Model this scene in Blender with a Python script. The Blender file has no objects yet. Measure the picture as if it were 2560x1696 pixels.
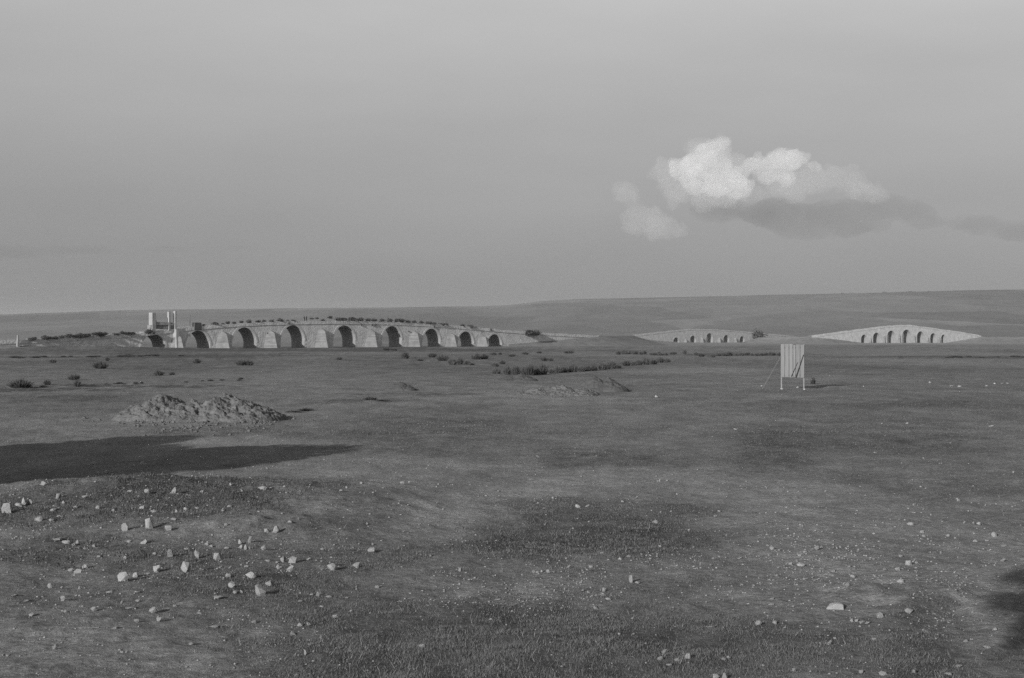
import bpy, bmesh, math, random
import numpy as np
from mathutils import Vector, Matrix, Quaternion

random.seed(7)
RNG = np.random.default_rng(11)
scene = bpy.context.scene
COL = scene.collection

# ------------------------------------------------------------------ camera
F = 2560 * 50 / 36.0          # focal length in photo pixels
CX, CY, CH = 1280.0, 847.0, 3.0   # image centre column, horizon row, eye height (m)
cam_d = bpy.data.cameras.new('camera')
cam_d.sensor_width = 36.0
cam_d.lens = 50.0
cam_d.clip_start = 0.1
cam_d.clip_end = 40000.0
cam = bpy.data.objects.new('camera', cam_d)
cam.location = (0, 0, CH)
cam.rotation_euler = (math.radians(90), 0, 0)
COL.objects.link(cam)
scene.camera = cam

# ------------------------------------------------------------------ sky and sun
SUN_AZ = math.radians(31.5)      # light travels forward and to the right
SUN_EL = math.radians(16.0)
world = bpy.data.worlds.new('World')
scene.world = world
world.use_nodes = True
wn, wl = world.node_tree.nodes, world.node_tree.links
wn.clear()
w_out = wn.new('ShaderNodeOutputWorld')
w_bg = wn.new('ShaderNodeBackground')
w_bg.inputs['Strength'].default_value = 0.064
sky = wn.new('ShaderNodeTexSky')
sky.sky_type = 'NISHITA'
sky.sun_disc = False
sky.sun_elevation = SUN_EL
sky.sun_rotation = math.radians(180) + SUN_AZ
sky.altitude = 20
sky.air_density = 1.0
sky.dust_density = 2.0
w_bw = wn.new('ShaderNodeRGBToBW')
w_tc = wn.new('ShaderNodeTexCoord')
w_sep = wn.new('ShaderNodeSeparateXYZ')
w_mr = wn.new('ShaderNodeMapRange')       # thin high veil, thicker higher up
w_mr.interpolation_type = 'LINEAR'
w_mr.inputs['From Min'].default_value = 0.0
w_mr.inputs['From Max'].default_value = 0.24
w_mr.inputs['To Min'].default_value = 0.0
w_mr.inputs['To Max'].default_value = 1.0
w_pw = wn.new('ShaderNodeMath'); w_pw.operation = 'POWER'; w_pw.inputs[1].default_value = 1.9
w_ma = wn.new('ShaderNodeMath'); w_ma.operation = 'MULTIPLY_ADD'; w_ma.inputs[1].default_value = 1.12; w_ma.inputs[2].default_value = 0.90
w_veil = wn.new('ShaderNodeMath'); w_veil.operation = 'MULTIPLY_ADD'; w_veil.inputs[1].default_value = 0.52; w_veil.inputs[2].default_value = 1.95
w_map = wn.new('ShaderNodeMapping')
w_map.inputs['Scale'].default_value = (2.2, 2.2, 9.0)
w_noise = wn.new('ShaderNodeTexNoise')
w_noise.inputs['Scale'].default_value = 1.6
w_noise.inputs['Detail'].default_value = 5
w_nr = wn.new('ShaderNodeMapRange')
w_nr.inputs['From Min'].default_value = 0.3
w_nr.inputs['From Max'].default_value = 0.7
w_nr.inputs['To Min'].default_value = 0.94
w_nr.inputs['To Max'].default_value = 1.06
w_m1 = wn.new('ShaderNodeMath'); w_m1.operation = 'MULTIPLY'
w_m2 = wn.new('ShaderNodeMath'); w_m2.operation = 'MULTIPLY'
wl.new(sky.outputs[0], w_bw.inputs[0])
wl.new(w_tc.outputs['Generated'], w_sep.inputs[0])
wl.new(w_sep.outputs['Z'], w_mr.inputs['Value'])
wl.new(w_tc.outputs['Generated'], w_map.inputs['Vector'])
wl.new(w_map.outputs[0], w_noise.inputs['Vector'])
wl.new(w_noise.outputs[0], w_nr.inputs['Value'])
wl.new(w_bw.outputs[0], w_veil.inputs[0])
wl.new(w_mr.outputs[0], w_pw.inputs[0]); wl.new(w_pw.outputs[0], w_ma.inputs[0])
w_hi = wn.new('ShaderNodeMapRange')       # the veil thins out towards the zenith
w_hi.interpolation_type = 'SMOOTHSTEP'
w_hi.inputs['From Min'].default_value = 0.27; w_hi.inputs['From Max'].default_value = 0.75
w_hi.inputs['To Min'].default_value = 1.0; w_hi.inputs['To Max'].default_value = 0.42
w_m0 = wn.new('ShaderNodeMath'); w_m0.operation = 'MULTIPLY'
wl.new(w_sep.outputs['Z'], w_hi.inputs['Value'])
wl.new(w_ma.outputs[0], w_m0.inputs[0]); wl.new(w_hi.outputs[0], w_m0.inputs[1])
wl.new(w_veil.outputs[0], w_m1.inputs[0]); wl.new(w_m0.outputs[0], w_m1.inputs[1])
wl.new(w_m1.outputs[0], w_m2.inputs[0]); wl.new(w_nr.outputs[0], w_m2.inputs[1])
wl.new(w_m2.outputs[0], w_bg.inputs['Color'])
wl.new(w_bg.outputs[0], w_out.inputs['Surface'])

sun_d = bpy.data.lights.new('sun', 'SUN')
sun_d.energy = 5.0
sun_d.angle = math.radians(0.53)
sun_d.color = (1.0, 0.995, 0.985)
sun = bpy.data.objects.new('sun', sun_d)
L = Vector((math.sin(SUN_AZ) * math.cos(SUN_EL), math.cos(SUN_AZ) * math.cos(SUN_EL), -math.sin(SUN_EL)))
sun.rotation_euler = L.to_track_quat('-Z', 'Y').to_euler()
sun.location = (-40, -60, 40)
COL.objects.link(sun)

scene.view_settings.view_transform = 'Standard'
scene.view_settings.look = 'None'
scene.view_settings.gamma = 1.0
scene.view_settings.exposure = 0.15
scene.view_settings.use_curve_mapping = False
scene.render.engine = 'CYCLES'
scene.cycles.max_bounces = 10
scene.cycles.volume_bounces = 6
scene.cycles.use_denoising = False
scene.cycles.use_adaptive_sampling = False

# ------------------------------------------------------------------ helpers
def tag(o, label=None, cat=None, group=None, kind=None):
    if label: o['label'] = label
    if cat: o['category'] = cat
    if group: o['group'] = group
    if kind: o['kind'] = kind
    return o

def empty(name, loc=(0, 0, 0), rz=0.0):
    o = bpy.data.objects.new(name, None)
    o.location = loc
    o.rotation_euler = (0, 0, rz)
    COL.objects.link(o)
    return o

def link(name, me, mat=None, parent=None):
    if mat is not None and len(me.materials) == 0:
        me.materials.append(mat)
    o = bpy.data.objects.new(name, me)
    COL.objects.link(o)
    if parent is not None:
        o.parent = parent
    return o

def mesh_pd(name, verts, faces, smooth=False):
    me = bpy.data.meshes.new(name)
    me.from_pydata([tuple(v) for v in verts], [], [tuple(f) for f in faces])
    if smooth:
        me.polygons.foreach_set('use_smooth', [True] * len(me.polygons))
    me.update()
    return me

def mesh_np(name, co, tris_or_quads, n):
    """fast mesh from an array of vertices and an (m, n) array of faces"""
    me = bpy.data.meshes.new(name)
    m = len(tris_or_quads)
    me.vertices.add(len(co)); me.vertices.foreach_set('co', np.ascontiguousarray(co, dtype=np.float32).ravel())
    me.loops.add(m * n); me.loops.foreach_set('vertex_index', np.ascontiguousarray(tris_or_quads, dtype=np.int32).ravel())
    me.polygons.add(m)
    me.polygons.foreach_set('loop_start', np.arange(0, m * n, n, dtype=np.int32))
    try:
        me.polygons.foreach_set('loop_total', np.full(m, n, dtype=np.int32))
    except Exception:
        pass
    me.update(calc_edges=True)
    return me

def attr(me, name, vals):
    a = me.attributes.new(name, 'FLOAT', 'POINT')
    a.data.foreach_set('value', np.ascontiguousarray(vals, dtype=np.float32))

def _hash(ix, iy, seed):
    h = (ix.astype(np.int64) * 374761393 + iy.astype(np.int64) * 668265263 + seed * 1442695041) & 0xFFFFFFFF
    h = ((h ^ (h >> 13)) * 1274126177) & 0xFFFFFFFF
    h = ((h ^ (h >> 16)) * 2246822519) & 0xFFFFFFFF
    return ((h ^ (h >> 15)) & 0xFFFFFF) / float(0xFFFFFF)

def vnoise(x, y, seed=0):
    x = np.asarray(x, dtype=float); y = np.asarray(y, dtype=float)
    ix, iy = np.floor(x), np.floor(y)
    fx, fy = x - ix, y - iy
    fx = fx * fx * (3 - 2 * fx); fy = fy * fy * (3 - 2 * fy)
    a, b = _hash(ix, iy, seed), _hash(ix + 1, iy, seed)
    c, d = _hash(ix, iy + 1, seed), _hash(ix + 1, iy + 1, seed)
    return (a * (1 - fx) + b * fx) * (1 - fy) + (c * (1 - fx) + d * fx) * fy

def fbm(x, y, seed=0, octv=4, gain=0.5):
    s, a, t = 0.0, 1.0, 0.0
    for k in range(octv):
        s = s + a * (vnoise(x * 2 ** k + 17.3 * k, y * 2 ** k - 9.1 * k, seed + k) - 0.5)
        t += a; a *= gain
    return 2.0 * s / t

def sstep(e0, e1, x):
    t = np.clip((np.asarray(x, dtype=float) - e0) / (e1 - e0), 0, 1)
    return t * t * (3 - 2 * t)

# ------------------------------------------------------------------ materials (a black and white photograph: all neutral)
def new_mat(name):
    m = bpy.data.materials.new(name)
    m.use_nodes = True
    n, l = m.node_tree.nodes, m.node_tree.links
    b = n['Principled BSDF']
    b.inputs['Roughness'].default_value = 0.95
    b.inputs['Specular IOR Level'].default_value = 0.1
    return m, n, l, b

def gray_mat(name, lo, hi, scale=3.0, detail=6.0, bump=0.0, bscale=None, coords='Object', random_amt=0.0, rough=0.95, stretch=None):
    m, n, l, b = new_mat(name)
    b.inputs['Roughness'].default_value = rough
    tc = n.new('ShaderNodeTexCoord')
    src = tc.outputs[coords]
    if stretch:
        mp = n.new('ShaderNodeMapping'); mp.inputs['Scale'].default_value = stretch
        l.new(src, mp.inputs['Vector']); src = mp.outputs[0]
    nz = n.new('ShaderNodeTexNoise')
    nz.inputs['Scale'].default_value = scale
    nz.inputs['Detail'].default_value = detail
    nz.inputs['Roughness'].default_value = 0.62
    l.new(src, nz.inputs['Vector'])
    mr = n.new('ShaderNodeMapRange')
    mr.inputs['From Min'].default_value = 0.28; mr.inputs['From Max'].default_value = 0.72
    mr.inputs['To Min'].default_value = lo; mr.inputs['To Max'].default_value = hi
    l.new(nz.outputs[0], mr.inputs['Value'])
    val = mr.outputs[0]
    if random_amt:
        oi = n.new('ShaderNodeObjectInfo')
        r = n.new('ShaderNodeMapRange')
        r.inputs['To Min'].default_value = 1 - random_amt; r.inputs['To Max'].default_value = 1 + random_amt
        l.new(oi.outputs['Random'], r.inputs['Value'])
        mu = n.new('ShaderNodeMath'); mu.operation = 'MULTIPLY'
        l.new(val, mu.inputs[0]); l.new(r.outputs[0], mu.inputs[1]); val = mu.outputs[0]
    l.new(val, b.inputs['Base Color'])
    if bump:
        nb = n.new('ShaderNodeTexNoise')
        nb.inputs['Scale'].default_value = bscale or scale * 3
        nb.inputs['Detail'].default_value = 5
        l.new(src, nb.inputs['Vector'])
        bp = n.new('ShaderNodeBump')
        bp.inputs['Strength'].default_value = 1.0
        bp.inputs['Distance'].default_value = bump
        l.new(nb.outputs[0], bp.inputs['Height'])
        l.new(bp.outputs[0], b.inputs['Normal'])
    return m

def ashlar_mat(name, lo, hi, weather):
    """coursed stone seen from half a kilometre away: faint courses, stains, patchy wear"""
    m, n, l, b = new_mat(name)
    tc = n.new('ShaderNodeTexCoord')
    br = n.new('ShaderNodeTexBrick')
    br.inputs['Scale'].default_value = 1.0
    br.inputs['Brick Width'].default_value = 1.1
    br.inputs['Row Height'].default_value = 0.45
    br.inputs['Mortar Size'].default_value = 0.012
    br.inputs['Color1'].default_value = (lo, lo, lo, 1)
    br.inputs['Color2'].default_value = (hi, hi, hi, 1)
    br.inputs['Mortar'].default_value = (lo * 0.75,) * 3 + (1,)
    sp = n.new('ShaderNodeSeparateXYZ'); cb = n.new('ShaderNodeCombineXYZ')
    l.new(tc.outputs['Object'], sp.inputs[0])
    ad = n.new('ShaderNodeMath'); ad.operation = 'ADD'
    l.new(sp.outputs['X'], ad.inputs[0]); l.new(sp.outputs['Y'], ad.inputs[1])
    l.new(ad.outputs[0], cb.inputs['X']); l.new(sp.outputs['Z'], cb.inputs['Y'])
    l.new(cb.outputs[0], br.inputs['Vector'])
    nz = n.new('ShaderNodeTexNoise'); nz.inputs['Scale'].default_value = 0.35; nz.inputs['Detail'].default_value = 8
    nz.inputs['Roughness'].default_value = 0.68
    l.new(tc.outputs['Object'], nz.inputs['Vector'])
    mr = n.new('ShaderNodeMapRange')
    mr.inputs['From Min'].default_value = 0.3; mr.inputs['From Max'].default_value = 0.7
    mr.inputs['To Min'].default_value = 1 - weather; mr.inputs['To Max'].default_value = 1 + weather * 0.6
    l.new(nz.outputs[0], mr.inputs['Value'])
    mx = n.new('ShaderNodeMix'); mx.data_type = 'RGBA'; mx.blend_type = 'MULTIPLY'; mx.inputs[0].default_value = 1.0
    l.new(br.outputs['Color'], mx.inputs[6]); l.new(mr.outputs[0], mx.inputs[7])
    l.new(mx.outputs[2], b.inputs['Base Color'])
    bp = n.new('ShaderNodeBump'); bp.inputs['Distance'].default_value = 0.15; bp.inputs['Strength'].default_value = 0.8
    nb = n.new('ShaderNodeTexNoise'); nb.inputs['Scale'].default_value = 1.6; nb.inputs['Detail'].default_value = 5
    l.new(tc.outputs['Object'], nb.inputs['Vector'])
    l.new(nb.outputs[0], bp.inputs['Height']); l.new(bp.outputs[0], b.inputs['Normal'])
    return m

M_stone = ashlar_mat('bridge_masonry', 0.50, 0.60, 0.30)
M_vault_shade = gray_mat('shade_dark_vault_stone', 0.17, 0.25, 0.8, bump=0.08)  # coloured darker than the wall to deepen the shade inside the arches
M_stone_far = ashlar_mat('distant_bridge_masonry', 0.34, 0.42, 0.26)
M_cut = ashlar_mat('sun_dimmed_cutwater_masonry', 0.155, 0.215, 0.34)  # darker than the wall so the sunlit cutwater faces do not glare
M_ring = gray_mat('voussoir_stone', 0.40, 0.52, 0.8, bump=0.05)
M_white = gray_mat('pale_dressed_stone', 0.20, 0.32, 0.6, bump=0.08)
M_shadow_block = gray_mat('shadow_dark_stone', 0.05, 0.09, 0.8)  # near black: shadow put into the stone's colour
M_road = gray_mat('bridge_roadway', 0.2, 0.3, 0.3)
M_bush = gray_mat('shrub_leaves', 0.035, 0.075, 2.0, random_amt=0.25)
M_rush = gray_mat('rush_blades', 0.05, 0.10, 3.0, random_amt=0.25)
M_rock = gray_mat('field_stone', 0.20, 0.37, 9.0, bump=0.012, bscale=30, random_amt=0.16)
M_gravel = gray_mat('gravel_stone', 0.13, 0.31, 3.0)
M_clod = gray_mat('dry_clods', 0.085, 0.155, 2.5, bump=0.10, bscale=9)
M_earth = gray_mat('turfed_earth', 0.06, 0.10, 2.5, bump=0.05, bscale=8)
M_plank = gray_mat('weathered_planks', 0.145, 0.21, 3.0, stretch=(12, 12, 0.6), random_amt=0.08)
M_post = gray_mat('pale_posts', 0.16, 0.22, 4.0)
M_brace_shadow = gray_mat('dark_brace_and_shadow', 0.03, 0.05, 4.0)  # dark tone shared by the brace and its painted shadow
M_cloth = gray_mat('dark_coat', 0.03, 0.06, 6.0)
M_bark = gray_mat('bark', 0.06, 0.12, 5.0, bump=0.03)
M_wall = gray_mat('rubble_wall', 0.22, 0.34, 1.2, bump=0.06)
M_roof = gray_mat('roof_tiles', 0.10, 0.16, 1.5, bump=0.05)

# ------------------------------------------------------------------ ground relief and cover (metres; the photo's patches are laid at their place on the plain)
def to_px(X, Y):
    Yc = np.maximum(Y, 2.0)
    return CX + F * X / Yc, CY + F * CH / Yc

def blob(u, v, cu, cv, ru, rv, soft=0.55):
    d = np.sqrt(((u - cu) / ru) ** 2 + ((v - cv) / rv) ** 2)
    return 1 - sstep(1 - soft, 1 + soft, d)

GRASS = [  # dark turf patches
    (1450, 1330, 280, 62, .95), (1290, 1315, 110, 45, .8), (1460, 1262, 200, 20, .75), (1700, 1268, 90, 14, .6), (1640, 1330, 190, 34, .45),
    (1350, 1630, 760, 110, .8), (2300, 1640, 190, 85, .8), (450, 1262, 210, 46, 1.15), (800, 873, 600, 6, .7), (150, 1285, 200, 44, .65), (270, 1385, 280, 40, .6),
    (600, 1462, 260, 44, .55), (720, 1222, 170, 18, .55), (940, 1382, 130, 32, .55), (1960, 1120, 120, 55, .5), (2200, 1095, 300, 50, .35),
    (2340, 1215, 180, 22, .4), (1500, 1150, 170, 24, .45), (1050, 1075, 270, 45, .3), (2250, 1010, 300, 18, .3), (700, 1075, 420, 12, .3),
    (130, 1490, 180, 40, .35), (2330, 1545, 110, 30, .5), (1100, 1520, 500, 50, .35), (1600, 1480, 200, 24, .3),
    (2150, 1190, 130, 12, .3), (1180, 905, 420, 26, .22), (300, 905, 420, 26, .3), (300, 880, 520, 9, .4), (230, 892, 420, 2.2, .95), (560, 888, 260, 1.8, .7), (2300, 893, 300, 3.5, .55),
    (1850, 886, 170, 3.2, .6), (1600, 870, 560, 7, .25), (120, 971, 200, 3.0, .9), (380, 962, 240, 2.6, .9), (110, 995, 260, 10, .35), (2000, 1010, 200, 8, .4), (900, 1003, 130, 4, .6), (1100, 985, 200, 4, .5), (2200, 925, 360, 12, .25)]
PALE = [  # bare trodden dirt and sand
    (1600, 1215, 620, 38, .55), (2080, 1290, 330, 30, .45), (1120, 1290, 130, 60, .55), (1010, 1165, 300, 26, .4), (2440, 1400, 150, 80, .45),
    (2420, 1590, 90, 110, .6), (200, 1610, 300, 34, .4), (620, 1660, 260, 32, .45), (720, 1585, 120, 20, .5), (1300, 1400, 240, 22, .35),
    (560, 1108, 170, 14, .5), (1760, 925, 200, 7, .35), (2250, 857.6, 520, 2.6, .9), (1500, 862, 420, 2.0, .5), (1980, 1000, 240, 14, .25),
    (1340, 985, 160, 20, .25), (2150, 1395, 320, 90, .35), (1500, 1470, 420, 40, .3), (900, 1210, 300, 14, .35), (240, 1380, 90, 26, .3),
    (2480, 1260, 150, 22, .35), (300, 1060, 330, 16, .25)]

def cover(X, Y):
    u, v = to_px(X, Y)
    w = 0.5 + 26.0 / np.maximum(Y, 8.0)
    nu = fbm(X * 0.9, Y * 0.45, 31, 4) * 42 * np.clip(w, .4, 2)
    nv = fbm(X * 0.9 + 40, Y * 0.45, 37, 4) * np.clip((v - CY) * 0.055, 1.0, 26)
    u2, v2 = u + nu, v + nv
    g = np.zeros_like(X); p = np.zeros_like(X)
    for cu, cv, ru, rv, s in GRASS:
        g = np.maximum(g, s * blob(u2, v2, cu, cv, ru, rv))
    for cu, cv, ru, rv, s in PALE:
        p = np.maximum(p, s * blob(u2, v2, cu, cv, ru, rv))
    pat = fbm(X * 0.35, Y * 0.22, 51, 5, 0.6)
    fine = fbm(X * 2.1, Y * 1.5, 57, 4, 0.6)
    far = fbm(X * 0.05, Y * 0.016, 61, 5, 0.6) * sstep(45, 120, Y)
    g = np.clip(g * (0.85 + 0.5 * fine) + 0.24 + 0.30 * pat + 0.22 * fine + 0.45 * far - 0.5 * p, 0, 1)
    return g, np.clip(p * (0.9 + 0.5 * fine), 0, 1)

BERMS = [(-6.5, 27.5, 4.6, 2.6, .30), (-4.2, 22.5, 2.6, 1.5, .16), (-2.8, 25.0, 2.2, 1.3, .12), (4.6, 16.5, 1.6, 1.2, .14), (5.6, 14.6, 1.2, 1.0, .12)]

def gz(X, Y):
    X = np.asarray(X, dtype=float); Y = np.asarray(Y, dtype=float)
    z = 1.4 * (1 - sstep(2.0, 11.3, Y))
    near = 1 - sstep(70, 160, Y)
    lump = np.zeros_like(z)
    for bx, by, rx, ry, h in BERMS:
        d = ((X - bx) / rx) ** 2 + ((Y - by) / ry) ** 2
        k = np.exp(-d * 1.3)
        z = z + h * k
        lump = np.maximum(lump, k)
    z = z - 0.16 * np.exp(-(((X - 1.2) / 2.9) ** 2 + ((Y - 22.5) / 2.6) ** 2))      # shallow hollow with the dark turf
    z = z + near * (0.085 * fbm(X / 5.0, Y / 5.0, 3, 3) + 0.05 * fbm(X / 1.1, Y / 1.1, 5, 3) + (0.030 + 0.06 * lump) * fbm(X / .34, Y / .34, 9, 3) + 0.012 * (1 - sstep(18, 32, Y)) * fbm(X / .13, Y / .13, 19, 2))
    z = z + 0.24 * fbm(X / 60., Y / 45., 13, 4) * sstep(45, 110, Y)
    bank = np.exp(-(((X + 128) / 34) ** 2 + ((Y - 425) / 22) ** 2)) * 1.0         # grassy bank by the bridge foot
    return z + bank

def ground_at(u, v):
    """photo pixel -> point of the ground it shows"""
    z = 0.0
    for _ in range(8):
        Y = (CH - z) * F / max(v - CY, 0.6)
        X = (u - CX) * Y / F
        z = float(gz(X, Y))
    return Vector((X, Y, z))

vs = np.concatenate([np.arange(1712, 1000, -2.2), np.arange(1000, 862, -1.4), np.arange(862, 848.1, -0.45)])
rowsY = np.concatenate([[-9000, -3000, -800, -200, -80, -40, -22, -12, -6, -2, 1, 3.5, 5.5, 7.3, 8.9, 10.3, 11.2], F * CH / (vs - CY)])
rowsY = np.sort(rowsY)
tn = np.concatenate([-np.geomspace(60, .47, 26), np.linspace(-.44, .44, 380), np.geomspace(.47, 60, 26)])
GY, GT = np.meshgrid(rowsY, tn, indexing='ij')
GX = np.clip(np.maximum(GY, 12.0) * GT, -9500, 9500)
GX = np.where(GY < 12.0, np.clip(12.0 * GT * (1 + np.maximum(0, -GY) / 12.0), -9500, 9500), GX)
nr, nc = GX.shape
GZ = gz(GX, GY)
co = np.stack([GX, GY, GZ], -1).reshape(-1, 3)
idx = np.arange(nr * nc).reshape(nr, nc)
quads = np.stack([idx[:-1, :-1], idx[:-1, 1:], idx[1:, 1:], idx[1:, :-1]], -1).reshape(-1, 4)
gme = mesh_np('ground', co, quads, 4)
gme.polygons.foreach_set('use_smooth', np.ones(len(gme.polygons), dtype=bool))
gg, gp = cover(GX, GY)
attr(gme, 'turf', gg.ravel()); attr(gme, 'bare', gp.ravel())

m, n, l, b = new_mat('plain_ground')
at1 = n.new('ShaderNodeAttribute'); at1.attribute_name = 'turf'
at2 = n.new('ShaderNodeAttribute'); at2.attribute_name = 'bare'
tc = n.new('ShaderNodeTexCoord')
def nz_(scale, detail=6, rough=0.65, stretch=None):
    q = n.new('ShaderNodeTexNoise'); q.inputs['Scale'].default_value = scale; q.inputs['Detail'].default_value = detail
    q.inputs['Roughness'].default_value = rough
    src = tc.outputs['Object']
    if stretch:
        mp = n.new('ShaderNodeMapping'); mp.inputs['Scale'].default_value = stretch
        l.new(src, mp.inputs['Vector']); src = mp.outputs[0]
    l.new(src, q.inputs['Vector']); return q.outputs[0]
def rng_(v, a, b_, c, d):
    q = n.new('ShaderNodeMapRange'); q.inputs['From Min'].default_value = a; q.inputs['From Max'].default_value = b_
    q.inputs['To Min'].default_value = c; q.inputs['To Max'].default_value = d
    l.new(v, q.inputs['Value']); return q.outputs[0]
def mth(op, a, c):
    q = n.new('ShaderNodeMath'); q.operation = op
    for i, x in enumerate((a, c)):
        if isinstance(x, (int, float)): q.inputs[i].default_value = x
        else: l.new(x, q.inputs[i])
    return q.outputs[0]
A_SOIL, A_TURF, A_BARE = 0.192, 0.080, 0.262
fineN = nz_(9.0, 8, 0.75)
edge = mth('ADD', at1.outputs['Fac'], rng_(nz_(3.2, 7, 0.7), 0.3, 0.7, -0.22, 0.22))
tf = rng_(edge, 0.12, 0.88, 0.0, 1.0)
base = mth('ADD', mth('MULTIPLY', tf, A_TURF - A_SOIL), A_SOIL)
bare = mth('MULTIPLY', at2.outputs['Fac'], rng_(nz_(1.7, 7, 0.7), 0.3, 0.6, 0.45, 1.0))
base = mth('ADD', base, mth('MULTIPLY', bare, A_BARE - A_SOIL))
base = mth('MULTIPLY', base, rng_(fineN, 0.32, 0.68, 0.58, 1.42))
base = mth('MULTIPLY', base, rng_(nz_(0.55, 9, 0.72, (1.0, 0.5, 1)), 0.3, 0.7, 0.68, 1.30))
base = mth('MULTIPLY', base, rng_(nz_(0.06, 8, 0.66, (1.0, 0.35, 1)), 0.3, 0.7, 0.86, 1.12))
l.new(base, b.inputs['Base Color'])
bp = n.new('ShaderNodeBump'); bp.inputs['Distance'].default_value = 0.06; bp.inputs['Strength'].default_value = 1.0
l.new(nz_(14.0, 6, 0.7), bp.inputs['Height']); l.new(bp.outputs[0], b.inputs['Normal'])
ground = link('ground', gme, m)
tag(ground, 'flat plain of trodden dirt and short dry turf', kind='structure')

# ------------------------------------------------------------------ hills
RIDGE = [(-2600, 800), (-900, 792), (0, 786), (100, 782), (250, 777), (400, 775), (600, 773), (800, 770), (1000, 768), (1200, 766), (1280, 762), (1350, 753),
         (1450, 748), (1700, 743), (2000, 738), (2200, 733), (2560, 726), (3300, 718), (5200, 735)]
ht = np.linspace(-1.35, 1.35, 420)
hy = np.linspace(1500, 6200, 90)
HY, HT = np.meshgrid(hy, ht, indexing='ij')
HX = HY * HT
ru = CX + F * HT
rh = np.interp(ru, [r[0] for r in RIDGE], [r[1] for r in RIDGE])
RD = 3600 + 350 * fbm(HT * 6, HT * 0, 71, 2)
top = CH + (CY - rh) * RD / F
t = np.clip((HY - 1500) / (RD - 1500), 0, 1)
prof = 0.35 * t + 0.65 * t * t * (3 - 2 * t)
HZ = -3 + (top + 3) * prof
HZ = HZ * (1 + 0.22 * fbm(HX / 900, HY / 700, 73, 4) * np.sin(np.clip(t, 0, 1) * math.pi))
HZ = HZ + 2.2 * fbm(HX / 260, HY / 260, 75, 4) * t
HZ = np.where(HY > RD, HZ - (HY - RD) * 0.05, HZ)
HZ[-1, :] -= 60
hn, hc = HX.shape
hidx = np.arange(hn * hc).reshape(hn, hc)
hq = np.stack([hidx[:-1, :-1], hidx[:-1, 1:], hidx[1:, 1:], hidx[1:, :-1]], -1).reshape(-1, 4)
hme = mesh_np('hills', np.stack([HX, HY, HZ], -1).reshape(-1, 3), hq, 4)
hme.polygons.foreach_set('use_smooth', np.ones(len(hme.polygons), dtype=bool))
m, n, l, b = new_mat('hill_grazing')
tc = n.new('ShaderNodeTexCoord')
v1 = n.new('ShaderNodeTexVoronoi'); v1.inputs['Scale'].default_value = 0.0035; v1.inputs['Randomness'].default_value = 1.0
mpv = n.new('ShaderNodeMapping'); mpv.inputs['Scale'].default_value = (1.0, 0.55, 0.0); mpv.inputs['Rotation'].default_value = (0, 0, 0.35)
nzv = nz_(0.004, 4)
vadd = n.new('ShaderNodeVectorMath'); vadd.operation = 'ADD'
sc = n.new('ShaderNodeVectorMath'); sc.operation = 'SCALE'; sc.inputs['Scale'].default_value = 160
nzc = n.new('ShaderNodeTexNoise'); nzc.inputs['Scale'].default_value = 0.006; nzc.inputs['Detail'].default_value = 4
l.new(tc.outputs['Object'], nzc.inputs['Vector']); l.new(nzc.outputs['Color'], sc.inputs[0])
l.new(tc.outputs['Object'], vadd.inputs[0]); l.new(sc.outputs[0], vadd.inputs[1])
l.new(vadd.outputs[0], mpv.inputs['Vector']); l.new(mpv.outputs[0], v1.inputs['Vector'])
vsep = n.new('ShaderNodeSeparateColor'); l.new(v1.outputs['Color'], vsep.inputs[0])
hv = rng_(vsep.outputs[0], 0, 1, 0.122, 0.190)
hv = mth('MULTIPLY', hv, rng_(nz_(0.012, 9, 0.7, (1, 0.5, 1)), 0.3, 0.7, 0.80, 1.18))
hv = mth('MULTIPLY', hv, rng_(nz_(0.06, 6, 0.7), 0.3, 0.7, 0.88, 1.12))
l.new(hv, b.inputs['Base Color'])
hills = link('hills', hme, m)
tag(hills, 'long low grassy hills closing the plain', kind='structure')

# ------------------------------------------------------------------ bridges
def solve_s(P, d, u):
    """distance along a bridge whose front base line starts at P, where photo column u meets it"""
    r = (u - CX) / F
    return (r * P[1] - P[0]) / (d[0] - r * d[1])

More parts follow.
